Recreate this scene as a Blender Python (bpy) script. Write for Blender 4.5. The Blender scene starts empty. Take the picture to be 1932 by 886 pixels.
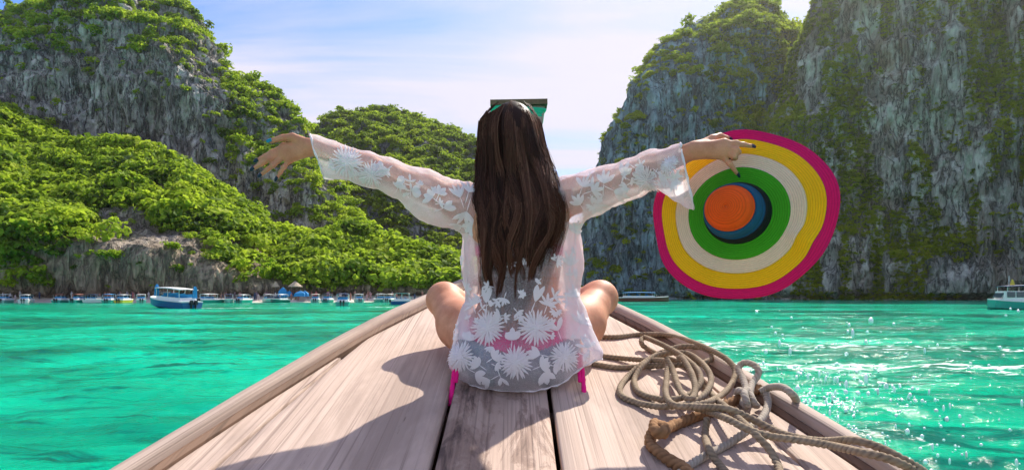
import bpy, math, random
import numpy as np
from mathutils import Vector, Matrix
from mathutils.bvhtree import BVHTree

# ------------------------------------------------------------------ camera, sky, sun, exposure
SC = bpy.context.scene
COL = SC.collection
R = math.radians
F, CX, CY, H = 1288.0, 966.0, 556.0, 1.7      # focal length in photo pixels, centre column, horizon row, eye height over the sea
cam_d = bpy.data.cameras.new('camera'); cam = bpy.data.objects.new('camera', cam_d); COL.objects.link(cam)
cam.location = (0, 0, H); cam.rotation_euler = (R(90), 0, 0)
cam_d.sensor_width = 36; cam_d.lens = 36*F/1932; cam_d.shift_y = (CY-443)/1932
cam_d.clip_start = 0.05; cam_d.clip_end = 20000
SC.camera = cam
SUN_AZ, SUN_EL = 29, 44                         # degrees to the right of straight ahead, above the horizon
sdir = Vector((math.sin(R(SUN_AZ))*math.cos(R(SUN_EL)), math.cos(R(SUN_AZ))*math.cos(R(SUN_EL)), math.sin(R(SUN_EL))))
sun_d = bpy.data.lights.new('sun', 'SUN'); sun_d.energy = 2.85; sun_d.angle = R(0.8); sun_d.color = (1.0, .93, .82)
sun = bpy.data.objects.new('sun', sun_d); COL.objects.link(sun)
sun.rotation_euler = sdir.to_track_quat('Z', 'Y').to_euler(); sun.location = (20, 20, 60)
SC.view_settings.view_transform = 'Standard'; SC.view_settings.look = 'None'
SC.view_settings.exposure = 1.42; SC.view_settings.gamma = 1.0
SC.cycles.use_denoising = True
SC.cycles.transparent_max_bounces = 24
SC.cycles.max_bounces = 6; SC.cycles.diffuse_bounces = 3; SC.cycles.glossy_bounces = 3; SC.cycles.volume_bounces = 0
SC.cycles.use_adaptive_sampling = True; SC.cycles.adaptive_threshold = .025

def _set(sock, v):
    if isinstance(v, (tuple, list)) and len(v) == 3 and sock.type == 'RGBA': v = (*v, 1)
    sock.default_value = v
def node(nt, t, _p=None, **ins):
    n = nt.nodes.new(t)
    for k, v in (_p or {}).items(): setattr(n, k, v)
    for k, v in ins.items():
        s = n.inputs[int(k[1:])] if k[0] == 'i' and k[1:].isdigit() else n.inputs[k.replace('_', ' ')]
        if isinstance(v, bpy.types.NodeSocket): nt.links.new(v, s)
        else: _set(s, v)
    return n
def math_n(nt, op, a, b=0.0, clamp=False):
    return node(nt, 'ShaderNodeMath', {'operation': op, 'use_clamp': clamp}, i0=a, i1=b).outputs[0]
def vmath(nt, op, a, b=(0, 0, 0)):
    return node(nt, 'ShaderNodeVectorMath', {'operation': op}, i0=a, i1=b)
def ramp(nt, fac, *stops):
    n = node(nt, 'ShaderNodeValToRGB', None, i0=fac); e = n.color_ramp.elements
    while len(e) < len(stops): e.new(.5)
    for x, (p, c) in zip(e, stops):
        x.position = p; x.color = (*c, 1) if isinstance(c, (tuple, list)) else (c, c, c, 1)
    return n.outputs[0]
def mixc(nt, fac, a, b, mode='MIX'):
    n = nt.nodes.new('ShaderNodeMix'); n.data_type = 'RGBA'; n.blend_type = mode
    for s, v in ((n.inputs[0], fac), (n.inputs[6], a), (n.inputs[7], b)):
        if isinstance(v, bpy.types.NodeSocket): nt.links.new(v, s)
        else: _set(s, v)
    return n.outputs[2]
def noise(nt, vec, scale, detail=4, rough=.55, dist=0.0):
    return node(nt, 'ShaderNodeTexNoise', None, Vector=vec, Scale=scale, Detail=detail, Roughness=rough, Distortion=dist).outputs[0]
def mapping(nt, vec, scale=(1, 1, 1), loc=(0, 0, 0), rot=(0, 0, 0)):
    return node(nt, 'ShaderNodeMapping', None, Vector=vec, Location=loc, Rotation=rot, Scale=scale).outputs[0]
def maprange(nt, v, a, b, c=0.0, d=1.0):
    return node(nt, 'ShaderNodeMapRange', None, Value=v, i1=a, i2=b, i3=c, i4=d).outputs[0]

W = bpy.data.worlds.new('World'); SC.world = W; W.use_nodes = True
nt = W.node_tree; nt.nodes.clear()
sky = node(nt, 'ShaderNodeTexSky'); sky.sky_type = 'NISHITA'; sky.sun_disc = False
sky.sun_elevation = R(SUN_EL); sky.sun_rotation = R(SUN_AZ); sky.air_density = 1.0; sky.dust_density = .6; sky.ozone_density = 2.5
tc = node(nt, 'ShaderNodeTexCoord')
sep = node(nt, 'ShaderNodeSeparateXYZ', None, Vector=tc.outputs['Generated'])
zz = math_n(nt, 'ADD', math_n(nt, 'MAXIMUM', sep.outputs[2], 0.0), .22)
pl = node(nt, 'ShaderNodeCombineXYZ', None, X=math_n(nt, 'DIVIDE', sep.outputs[0], zz), Y=math_n(nt, 'DIVIDE', sep.outputs[1], zz)).outputs[0]
c1 = noise(nt, mapping(nt, pl, (.55, 1.5, 1), (3.1, 1.7, 0), (0, 0, R(28))), 1.15, 7, .55, .9)
c2 = noise(nt, mapping(nt, pl, (.5, .7, 1), (7.3, 4.2, 0), (0, 0, R(15))), .9, 3, .5, .3)
near = node(nt, 'ShaderNodeVectorMath', {'operation': 'DOT_PRODUCT'}, i0=tc.outputs['Generated'], i1=tuple(sdir)).outputs['Value']
halo = maprange(nt, near, .72, 1.0, 0.0, .20)                  # thin cloud brightens and thickens towards the sun
low = maprange(nt, sep.outputs[2], 0.0, .36, .22, 0.0)         # and piles up towards the horizon
cl = math_n(nt, 'ADD', math_n(nt, 'ADD', math_n(nt, 'MULTIPLY', c1, .95), math_n(nt, 'MULTIPLY', c2, .45)), math_n(nt, 'ADD', halo, low))
cm = maprange(nt, cl, .60, .84)
skyc = mixc(nt, 1.0, sky.outputs[0], (.29, .405, .60, 1), 'MULTIPLY')
cloudc = mixc(nt, maprange(nt, cl, .55, .95), (2.35, 2.35, 3.05, 1), (2.62, 2.52, 2.85, 1))
bg = node(nt, 'ShaderNodeBackground', None, Color=mixc(nt, cm, skyc, cloudc), Strength=.128)
nt.links.new(bg.outputs[0], node(nt, 'ShaderNodeOutputWorld').inputs[0])

# ------------------------------------------------------------------ helpers
rng = np.random.default_rng(7); random.seed(7)
def P(px, py, Y): return np.array(((px-CX)*Y/F, Y, H+(CY-py)*Y/F))
def link(o, parent=None):
    COL.objects.link(o)
    if parent is not None: o.parent = parent
    return o
def tag(o, label=None, cat=None, group=None, kind=None):
    for k, v in (('label', label), ('category', cat), ('group', group), ('kind', kind)):
        if v: o[k] = v
    return o
def empty(name, loc=(0, 0, 0), rz=0.0):
    o = bpy.data.objects.new(name, None); o.empty_display_size = .1; o.location = loc; o.rotation_euler = (0, 0, rz); return link(o)
def mesh_np(name, V, Fc, mat, parent=None, smooth=True):
    V = np.asarray(V, np.float32); me = bpy.data.meshes.new(name)
    if isinstance(Fc, np.ndarray):
        n, k = Fc.shape
        me.vertices.add(len(V)); me.vertices.foreach_set('co', V.ravel())
        me.loops.add(n*k); me.loops.foreach_set('vertex_index', Fc.astype(np.int32).ravel())
        me.polygons.add(n); me.polygons.foreach_set('loop_start', np.arange(0, n*k, k, dtype=np.int32))
        me.update(calc_edges=True)
    else:
        me.from_pydata([tuple(map(float, v)) for v in V], [], Fc); me.update()
    me.polygons.foreach_set('use_smooth', np.full(len(me.polygons), bool(smooth)))
    if mat is not None: me.materials.append(mat)
    return link(bpy.data.objects.new(name, me), parent)
def attr(o, name, vals):
    a = o.data.attributes.new(name, 'FLOAT', 'POINT'); a.data.foreach_set('value', np.asarray(vals, np.float32))
def grid_faces(nr, nc, wrap=False):
    i = np.arange(nr-1)[:, None]; j = np.arange(nc if wrap else nc-1)[None, :]; j2 = (j+1) % nc
    return np.stack([i*nc+j, i*nc+j2, (i+1)*nc+j2, (i+1)*nc+j], -1).reshape(-1, 4)
class MB:
    "collects boxes, bars, tubes and lofts into one mesh"
    def __init__(s): s.v = []; s.f = []
    def add(s, v, f):
        b = len(s.v); s.v += [tuple(map(float, x)) for x in v]; s.f += [tuple(int(i)+b for i in q) for q in f]; return s
    def box(s, c, d, m=None, taper=1.0):
        x, y, z = (k/2 for k in d)
        v = [Vector((sx*x*(taper if sz > 0 else 1), sy*y*(taper if sz > 0 else 1), sz*z)) for sz in (-1, 1) for sx, sy in ((-1, -1), (1, -1), (1, 1), (-1, 1))]
        if m is not None: v = [m @ k for k in v]
        c = Vector(c); v = [k+c for k in v]
        return s.add(v, [(3, 2, 1, 0), (4, 5, 6, 7), (0, 1, 5, 4), (1, 2, 6, 5), (2, 3, 7, 6), (3, 0, 4, 7)])
    def tube(s, pts, r, n=8, cap=True):
        pts = [Vector(map(float, p)) for p in pts]; m = len(pts)
        rs = r if isinstance(r, (list, tuple, np.ndarray)) else [r]*m
        t0 = (pts[1]-pts[0]).normalized(); u = t0.orthogonal().normalized(); v = []
        for i, p in enumerate(pts):
            t = (pts[min(i+1, m-1)]-pts[max(i-1, 0)]).normalized()
            u = (u-t*u.dot(t)); u = u.normalized() if u.length > 1e-6 else t.orthogonal().normalized(); w = t.cross(u)
            v += [p+(u*math.cos(2*math.pi*k/n)+w*math.sin(2*math.pi*k/n))*float(rs[i]) for k in range(n)]
        f = [(i*n+k, i*n+(k+1) % n, (i+1)*n+(k+1) % n, (i+1)*n+k) for i in range(m-1) for k in range(n)]
        if cap: f += [tuple(range(n))[::-1], tuple((m-1)*n+k for k in range(n))]
        return s.add(v, f)
    def loft(s, rings, cap=True, wrap=True):
        n = len(rings[0]); m = len(rings)
        f = [(i*n+k, i*n+(k+1) % n, (i+1)*n+(k+1) % n, (i+1)*n+k) for i in range(m-1) for k in range(n if wrap else n-1)]
        if cap: f += [tuple(range(n))[::-1], tuple((m-1)*n+k for k in range(n))]
        return s.add([p for r in rings for p in r], f)
    def build(s, name, mat, parent=None, smooth=False):
        o = mesh_np(name, s.v, s.f, mat, parent, smooth); return o
def _hash(i, j, k, seed):
    with np.errstate(over='ignore'):
        h = (i.astype(np.uint32)*np.uint32(374761393) + j.astype(np.uint32)*np.uint32(668265263) + k.astype(np.uint32)*np.uint32(2147483647) + np.uint32(seed*1013904223 & 0xffffffff))
        h = (h ^ (h >> np.uint32(13)))*np.uint32(1274126177); h = (h ^ (h >> np.uint32(15)))*np.uint32(2246822519)
        return ((h ^ (h >> np.uint32(16))) & np.uint32(0xffffff)).astype(np.float32)/np.float32(0xffffff)
def vnoise(p, seed=0):
    p = np.asarray(p, np.float32); i = np.floor(p).astype(np.int64); f = p-i; f = f*f*f*(f*(f*6-15)+10); i = i.astype(np.int32)
    x0, y0, z0 = i[..., 0], i[..., 1], i[..., 2]; out = 0
    for a in (0, 1):
        wa = f[..., 0] if a else 1-f[..., 0]
        for b in (0, 1):
            wb = f[..., 1] if b else 1-f[..., 1]
            for c in (0, 1):
                out = out + wa*wb*(f[..., 2] if c else 1-f[..., 2])*_hash(x0+a, y0+b, z0+c, seed)
    return out
def fbm(p, oct=4, seed=0, gain=.5, lac=2.03, ridge=False):
    s = 0; a = 1; t = 0; p = np.asarray(p, np.float32)
    for o in range(oct):
        n = vnoise(p, seed+o*17); n = 1-np.abs(2*n-1) if ridge else n
        s = s+a*n; t += a; a *= gain; p = p*np.float32(lac)+np.float32(11.3)
    return s/t
sm = lambda x, a, b: np.clip((x-a)/(b-a), 0, 1)
def interp(x, pts): return np.interp(x, [p[0] for p in pts], [p[1] for p in pts])
def smooth_interp(x, pts, w=9.0):
    return (interp(x-w, pts)+2*interp(x, pts)+interp(x+w, pts))/4
def spline(pts, n=12):
    p = [np.asarray(q, float) for q in pts]; p = [2*p[0]-p[1]]+p+[2*p[-1]-p[-2]]; o = []
    for i in range(1, len(p)-2):
        for t in np.arange(n)/n:
            a, b, c, d = p[i-1:i+3]
            o.append(.5*(2*b+(c-a)*t+(2*a-5*b+4*c-d)*t*t+(3*b-a-3*c+d)*t**3))
    o.append(p[-2]); return np.array(o)

# ------------------------------------------------------------------ materials
def mat(name, build):
    m = bpy.data.materials.new(name); m.use_nodes = True; t = m.node_tree; t.nodes.clear()
    out = node(t, 'ShaderNodeOutputMaterial'); r = build(t)
    t.links.new(r.outputs[0] if hasattr(r, 'outputs') else r, out.inputs[0]); return m
def princ(t, color, rough=.6, bump=None, bs=.3, bd=.01, spec=.5, **kw):
    kw = {k: v for k, v in kw.items()}
    n = node(t, 'ShaderNodeBsdfPrincipled', None, Base_Color=color, Roughness=rough)
    n.inputs['Specular IOR Level'].default_value = spec
    for k, v in kw.items(): _set(n.inputs[k.replace('_', ' ')], v) if not isinstance(v, bpy.types.NodeSocket) else t.links.new(v, n.inputs[k.replace('_', ' ')])
    if bump is not None:
        t.links.new(node(t, 'ShaderNodeBump', None, Height=bump, Strength=bs, Distance=bd).outputs[0], n.inputs['Normal'])
    return n
def pos(t): return node(t, 'ShaderNodeNewGeometry').outputs['Position']
def objc(t): return node(t, 'ShaderNodeTexCoord').outputs['Object']
def simple(name, c, rough=.5, var=.15, scale=8.0, bs=.15, bd=.004, spec=.5):
    def b(t):
        n = noise(t, objc(t), scale, 5)
        return princ(t, mixc(t, n, tuple(k*(1-var) for k in c), tuple(min(1, k*(1+var)) for k in c)), rough, noise(t, objc(t), scale*4, 4), bs, bd, spec)
    return mat(name, b)

def rock_mat(name, base, dark, warm, warmth, patchy=.5):
    def b(t):
        p = pos(t)
        streak = noise(t, mapping(t, p, (.34, .34, .030)), 1.0, 8, .66, .15)
        fine = noise(t, mapping(t, p, (1.1, 1.1, .22)), 1.0, 6, .65)
        big = noise(t, mapping(t, p, (.05, .05, .02)), 1.0, 4, .55)
        c = ramp(t, streak, (.28, dark), (.40, tuple(.5*(a+b_) for a, b_ in zip(base, dark))), (.50, base), (.70, tuple(min(1, k*1.5) for k in base)))
        c = mixc(t, maprange(t, big, .45, .66, 0, warmth), c, mixc(t, fine, warm, tuple(k*.55 for k in warm)))
        c = mixc(t, maprange(t, fine, .3, .6, .5, 0.0), c, dark)
        cn_ = noise(t, mapping(t, p, (.30, .30, .055), (3, 8, 0)), 1.0, 5, .62, .15)
        ck = math_n(t, 'ABSOLUTE', math_n(t, 'SUBTRACT', cn_, .5))
        lump = noise(t, mapping(t, p, (.16, .16, .12), (9, 1, 0)), 1.0, 6, .68)
        c = mixc(t, maprange(t, lump, .50, .62, 0, .75), c, tuple(min(1, k*1.75) for k in base))
        c = mixc(t, maprange(t, lump, .46, .34, 0, .45), c, dark)
        c = mixc(t, maprange(t, ck, .0, .028, .75, 0), c, tuple(k*.5 for k in dark))
        zh = node(t, 'ShaderNodeSeparateXYZ', None, Vector=p).outputs[2]
        c = mixc(t, maprange(t, math_n(t, 'ADD', zh, math_n(t, 'MULTIPLY', big, 30.0)), 24, 46, patchy, 0), c, ramp(t, math_n(t, 'ADD', math_n(t, 'MULTIPLY', fine, .6), math_n(t, 'MULTIPLY', streak, .4)), (.34, tuple(k*.16 for k in warm)), (.47, tuple(k*.6 for k in warm)), (.62, warm), (.75, tuple(min(1, k*1.4) for k in warm))))
        c = mixc(t, maprange(t, ck, .0, .04, .45, 0), c, dark)
        return princ(t, c, .9, math_n(t, 'ADD', math_n(t, 'ADD', streak, math_n(t, 'MULTIPLY', fine, .6)), maprange(t, ck, 0, .06, -.5, 0)), 1.0, 3.0, .2)
    return mat(name, b)
M = {}
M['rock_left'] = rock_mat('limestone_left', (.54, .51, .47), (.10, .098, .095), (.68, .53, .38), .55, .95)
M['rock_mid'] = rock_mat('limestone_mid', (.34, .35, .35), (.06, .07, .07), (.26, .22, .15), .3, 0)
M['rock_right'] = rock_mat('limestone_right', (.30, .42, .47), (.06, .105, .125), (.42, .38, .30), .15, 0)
M['rock_near'] = rock_mat('limestone_near', (.50, .52, .46), (.095, .12, .10), (.60, .46, .28), .7, 0)
def leaf_mat(name, dark, mid, light, yellow=.25):
    def b(t):
        rnd = node(t, 'ShaderNodeAttribute', {'attribute_type': 'INSTANCER', 'attribute_name': 'tint'}).outputs['Fac']
        n = noise(t, pos(t), .045, 3)
        n2 = noise(t, pos(t), 1.6, 3)
        f = math_n(t, 'ADD', math_n(t, 'MULTIPLY', rnd, .62), math_n(t, 'MULTIPLY', maprange(t, n, .35, .65), .38))
        c = ramp(t, f, (.05, dark), (.30, mid), (.62, light), (.94, tuple(a*(1-yellow)+b_*yellow for a, b_ in zip(light, (.42, .30, .03)))))
        c = mixc(t, maprange(t, n2, .3, .7, 0, .22), c, dark)
        d = princ(t, c, .7, spec=.15)
        tr = node(t, 'ShaderNodeBsdfTranslucent', None, Color=mixc(t, .5, c, (.42, .60, .04)))
        return node(t, 'ShaderNodeMixShader', None, Fac=.48, i1=d.outputs[0], i2=tr.outputs[0])
    return mat(name, b)
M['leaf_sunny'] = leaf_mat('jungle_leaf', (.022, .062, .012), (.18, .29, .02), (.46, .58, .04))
M['leaf_dark'] = leaf_mat('shade_painted_leaf', (.018, .045, .010), (.12, .20, .016), (.36, .46, .03))  # shaded copy of the jungle leaf, the hill's shade put into its colour
M['leaf_right'] = leaf_mat('cliff_moss_leaf', (.03, .070, .010), (.20, .28, .016), (.46, .52, .03), .3)
M['leaf_beach'] = leaf_mat('beach_tree_leaf', (.03, .08, .01), (.09, .18, .015), (.22, .33, .02))
# ------------------------------------------------------------------ the sea
def water_mat(t):
    p = pos(t)
    sepp = node(t, 'ShaderNodeSeparateXYZ', None, Vector=p)
    big = noise(t, mapping(t, p, (.05, .11, .1)), 1.0, 4, .55, .6)        # seabed: sand and weed, plus wave-slope tones painted in
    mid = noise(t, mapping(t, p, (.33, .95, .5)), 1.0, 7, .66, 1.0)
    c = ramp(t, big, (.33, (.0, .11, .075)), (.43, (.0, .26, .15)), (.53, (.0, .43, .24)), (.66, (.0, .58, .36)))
    c = mixc(t, maprange(t, mid, .475, .36, 0, .85), c, (.0, .085, .07))  # dark streaks of the wave slopes, painted into the colour
    c = mixc(t, maprange(t, mid, .58, .78, 0, .5), c, (.005, .56, .40))
    fm = node(t, 'ShaderNodeAttribute', {'attribute_name': 'foam'}).outputs['Fac']
    fn = noise(t, mapping(t, p, (1.0, 1.9, 1)), 1.1, 8, .68, 1.6)
    cell = node(t, 'ShaderNodeTexVoronoi', {'feature': 'DISTANCE_TO_EDGE'}, Vector=mapping(t, p, (1.0, 1.7, 1)), Scale=1.3, Randomness=1.0).outputs[0]
    lacey = math_n(t, 'ADD', fn, maprange(t, cell, 0, .16, .16, 0))
    foam = maprange(t, math_n(t, 'ADD', math_n(t, 'MULTIPLY', fm, .42), lacey), .93, 1.04)
    c = mixc(t, foam, c, (.85, .9, .88))
    w1 = noise(t, mapping(t, p, (1.3, 2.6, 1)), 1.0, 6, .62, .4)
    w2 = noise(t, mapping(t, p, (.22, .5, 1)), 1.0, 3, .5)
    hgt = math_n(t, 'ADD', math_n(t, 'MULTIPLY', w1, .35), w2)
    r = math_n(t, 'ADD', .12, math_n(t, 'MULTIPLY', foam, .6))
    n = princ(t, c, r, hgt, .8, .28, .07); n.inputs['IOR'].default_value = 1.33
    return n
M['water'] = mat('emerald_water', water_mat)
def wave(x, y):
    q = np.stack([x, y, np.zeros_like(x)], -1)
    d = np.hypot(x, y)
    a = (fbm(q*np.array([.16, .30, 1]), 3, 5)-.5)*.34 + (fbm(q*np.array([.7, 1.25, 1])+9, 4, 8, ridge=True)-.55)*.17
    return a*np.clip(1.4-d/140, .15, 1)
th = np.concatenate([np.linspace(-180, -62, 40)[:-1], np.linspace(-62, 62, 520), np.linspace(62, 180, 40)[1:-1]])*math.pi/180
rr = np.concatenate([np.geomspace(.8, 260, 420), np.geomspace(290, 9000, 22)])
X = rr[:, None]*np.sin(th)[None]; Yg = rr[:, None]*np.cos(th)[None]
Z = wave(X, Yg)
hull = np.clip((np.abs(X)-1.3)/.8, 0, 1); hull = np.where(np.abs(Yg) > 6, 1, hull); Z = Z*hull-.06*(1-hull)
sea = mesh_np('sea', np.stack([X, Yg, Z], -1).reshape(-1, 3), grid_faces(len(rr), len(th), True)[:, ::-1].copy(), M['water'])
# foam: wake drifting to the right of the bow, and the trails of the moving boats
fx, fy = X.ravel(), Yg.ravel()
wob = (fbm(np.stack([fx*.12, fy*.12, fx*0], -1), 3, 31)-.5)
band = lambda y0, w, s=0.0: np.exp(-((fy-(y0+s*fx)+wob*9)/w)**2)
foam = (.95*band(17.0, 1.5, -.06)+.8*band(21.5, 1.8, .02)+.6*band(27, 2.4, .02)+.45*band(13, 1.5, .0))*np.clip((fx-3.6)/2.0, 0, 1)*np.clip((28-fx)/14, 0, 1)
foam += .75*np.exp(-((fx-1.5-fy*.18)/1.2)**2)*np.clip((fy-2)/3, 0, 1)*np.clip((19-fy)/6, 0, 1)*.8
foam += .42*np.exp(-((fx-5.5)/2.6)**2-((fy-8)/3.4)**2)
pw = P(370, 582, 86); foam += 1.15*np.exp(-((fy-(pw[1]+.22*(fx-pw[0]))-1)/1.6)**2)*np.clip((fx-pw[0]+5)/3, 0, 1)*np.clip((pw[0]+20-fx)/12, 0, 1)
foam += .9*np.exp(-((fy-(96+wob*6))/2.2)**2)*np.exp(-((fx+18)/6)**2)
attr(sea, 'foam', np.clip(foam, 0, 1.3))
tag(sea, 'rippled emerald green sea with streaks of white foam', kind='structure')

# ------------------------------------------------------------------ limestone mountains
FOL = {}
def mountain(name, px, crest, yb, yc, prof, rock, disp, nfront=190, under=0.0, seed=1, label=None):
    px = np.asarray(px, float); cr = crest(px); Yb = yb(px); Yc = yc(px)
    zc = np.maximum(H+(CY-cr)*Yc/F, .4)
    t = np.linspace(0, 1, nfront)**.9
    dp = prof(px[None, :], t[:, None])
    Y = Yb+(Yc-Yb)*dp; Zm = t[:, None]*zc[None]-1.2*(1-t[:, None])
    if under: Y = Y+under*np.exp(-(np.maximum(Zm-.2, 0)/2.2)**4)
    tb = np.linspace(0, 1, 26)[1:, None]
    Yk = Yc[None]+tb*70; Zk = zc[None]*(1-.55*tb**1.5)
    Y = np.vstack([Y, Yk]); Zm = np.vstack([Zm, Zk]); X = (px[None]-CX)/F*Y
    V = np.stack([X, Y, Zm], -1)
    du = np.gradient(V, axis=1); dv = np.gradient(V, axis=0)
    N = np.cross(du, dv); N /= np.linalg.norm(N, axis=-1, keepdims=True)+1e-9
    Nf = N.copy(); Nf[..., 2] *= .35
    S = lambda a, b_, c: V*np.array([a, b_, c])
    big = fbm(S(.022, .022, .013)+seed*7.1, 3, seed)-.5
    flute = fbm(S(.075, .075, .020)+seed*3.3, 4, seed+3, ridge=True)-.55
    fin = fbm(S(.26, .26, .055)+seed, 4, seed+5, ridge=True)-.55
    rub = fbm(S(.5, .5, .4)+seed, 3, seed+9)-.5
    ledge = vnoise(np.stack([V[..., 0]*.03, V[..., 1]*.03, V[..., 2]*.16], -1), seed+2)-.5
    amp = np.clip(zc/25, .15, 1)[None, :, None]
    d = (big*disp[0]+flute*disp[1]+fin*disp[2]+rub*disp[3]+ledge*disp[1]*.45)[..., None]
    V = V+Nf*d*amp
    nr, nc = V.shape[:2]
    o = mesh_np(name, V.reshape(-1, 3), grid_faces(nr, nc), rock, None, False)
    tag(o, label, kind='structure')
    FOL[name] = (V, px, t, flute, big, nfront)
    return o
def crest_noise(a, seed): return lambda px: a*(fbm(np.stack([px*.03, px*0, px*0], -1), 4, seed)-.5)*2
CRA = [(-420, 575), (-400, 420), (-360, 270), (-260, 150), (-120, 65), (0, 38), (40, 18), (80, -8), (200, -40), (300, -12), (345, 14), (375, 52), (400, 86), (420, 122), (450, 150), (480, 176), (520, 206), (555, 228), (582, 266), (602, 310), (625, 350), (660, 400), (700, 445), (740, 525), (770, 575)]
CRB = [(-420, 575), (-390, 400), (-340, 260), (-250, 215), (-100, 215), (0, 226), (60, 268), (110, 292), (200, 298), (250, 294), (300, 312), (350, 324), (400, 368), (450, 418), (500, 452), (560, 462), (640, 440), (690, 455), (740, 482), (800, 490), (860, 503), (930, 520), (1000, 540), (1060, 575)]
CRC = [(530, 560), (550, 420), (580, 300), (600, 255), (640, 228), (700, 213), (740, 210), (780, 221), (820, 240), (860, 262), (900, 281), (950, 310), (1000, 380), (1050, 470), (1090, 560), (1110, 580)]
CRD = [(1085, 580), (1100, 520), (1118, 420), (1140, 312), (1160, 268), (1180, 215), (1197, 170), (1230, 108), (1290, 62), (1350, 32), (1400, 12), (1440, 5), (1468, 28), (1492, 58), (1520, 62), (1600, 90), (1700, 300)]
CRE = [(1425, 580), (1445, 440), (1462, 270), (1474, 185), (1490, 112), (1510, 52), (1530, 8), (1560, -45), (1650, -120), (1800, -190), (2000, -240), (2250, -180), (2500, 100), (2600, 500), (2640, 580)]
def mk(pts, a, seed, w=6):
    cn = crest_noise(a, seed); return lambda px: smooth_interp(px, pts, w)+cn(px)
cst = lambda pts: (lambda px: interp(px, pts))
mountain('mountain_left_back', np.arange(-420, 771, 2.4), mk(CRA, 9, 3), cst([(-420, 228), (500, 238), (770, 215)]), cst([(-420, 300), (300, 306), (600, 270), (770, 236)]),
         lambda px, t: np.where(t < .55, .22*t/.55, .22+.78*((t-.55)/.45)**1.6), M['rock_left'], (16, 12, 6.0, 2.0), 240, seed=3, label='tall grey limestone mountain with bush-grown ledges behind the beach')
mountain('mountain_left_front', np.arange(-420, 1061, 2.6), mk(CRB, 7, 6), cst([(-420, 152), (0, 157), (400, 160), (560, 166), (800, 178), (1060, 186)]), cst([(-420, 232), (0, 230), (400, 206), (700, 202), (1060, 200)]),
         lambda px, t: np.interp(t, [0, .12, .30, .45, 1], [0, .012, .045, .26, 1])+0*px, M['rock_left'], (15, 7.5, 5.0, 1.6), 190, under=3.2, seed=11, label='green jungle-covered slope with bare cliffs above the beach')
mountain('mountain_centre', np.arange(530, 1111, 2.6), mk(CRC, 5, 9), cst([(530, 270), (1110, 300)]), cst([(530, 380), (760, 430), (1110, 380)]),
         lambda px, t: t**1.25+0*px, M['rock_mid'], (24, 12, 4, 1.2), 150, seed=21, label='rounded green hill beyond the outstretched arm')
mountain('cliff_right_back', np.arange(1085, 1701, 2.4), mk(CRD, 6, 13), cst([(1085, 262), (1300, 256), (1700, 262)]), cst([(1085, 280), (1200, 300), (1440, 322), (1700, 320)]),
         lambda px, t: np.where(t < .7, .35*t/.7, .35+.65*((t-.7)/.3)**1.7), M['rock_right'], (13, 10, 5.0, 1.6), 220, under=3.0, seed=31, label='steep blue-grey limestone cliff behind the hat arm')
mountain('cliff_right_front', np.arange(1425, 2641, 3.2), mk(CRE, 6, 17), cst([(1425, 240), (1600, 226), (1932, 206), (2640, 120)]), cst([(1425, 262), (1700, 262), (1932, 238), (2640, 150)]),
         lambda px, t: np.where(t < .8, .5*t/.8, .5+.5*((t-.8)/.2)**1.5), M['rock_near'], (13, 10.5, 4.6, 1.5), 240, under=3.4, seed=41, label='towering sheer cliff streaked with hanging greenery on the far shore')

# beach
def sand(t):
    n = noise(t, pos(t), .8, 6)
    return princ(t, ramp(t, n, (.3, (.56, .48, .39)), (.7, (.72, .65, .55))), .95, noise(t, pos(t), 12, 3), .3, .05, .1)
M['sand'] = mat('pale_sand', sand)
bx = np.linspace(-430, 1080, 160); rows = []
for k, (off, z) in enumerate([(-9.5, -.35), (-8, .08), (-5, .75), (0, 1.45), (6, 1.9), (14, 2.4)]):
    yb = interp(bx, [(-430, 152), (0, 157), (400, 160), (560, 166), (800, 178), (1080, 187)])
    w = (fbm(np.stack([bx*.02, bx*0+k, bx*0], -1), 3, 50)-.5)*1.6
    Yk = yb+off+w*(1 if k < 3 else .3); rows.append(np.stack([(bx-CX)/F*Yk, Yk, z+0*bx], -1))
tag(mesh_np('beach', np.concatenate(rows), grid_faces(6, len(bx)), M['sand']), 'strip of pale sand along the foot of the cliffs', kind='structure')

# ------------------------------------------------------------------ foliage
def crown_proto(name, m, seed, nl=110, squash=.8, size=(.2, .42)):
    g = np.random.default_rng(seed); lob = g.normal(size=(7, 3)); lob /= np.linalg.norm(lob, axis=1)[:, None]; lob[:, 2] = np.abs(lob[:, 2])*.8
    lob *= g.uniform(.3, .62, (7, 1)); lr = g.uniform(.35, .6, 7)
    V = []; Fc = []
    for i in range(nl):
        k = g.integers(7); d = g.normal(size=3); d /= np.linalg.norm(d); d[2] = abs(d[2])*1.0 if g.random() < .75 else d[2]
        c = lob[k]+d*lr[k]*g.uniform(.75, 1.05); c[2] *= squash
        nrm = d*.8+g.normal(size=3)*.45+np.array([0, 0, .35]); nrm /= np.linalg.norm(nrm)
        u = np.cross(nrm, g.normal(size=3)); u /= np.linalg.norm(u); w = np.cross(nrm, u); s = g.uniform(*size)*.5
        b = len(V); a = g.uniform(.5, 1)
        V += [c-u*s, c-w*s*a+nrm*s*.25, c+u*s, c+w*s*a+nrm*s*.25]; Fc += [(b, b+1, b+2), (b, b+2, b+3)]
    me = bpy.data.meshes.new(name); me.from_pydata([tuple(v) for v in V], [], Fc); me.materials.append(m)
    return bpy.data.objects.new(name, me)
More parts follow.
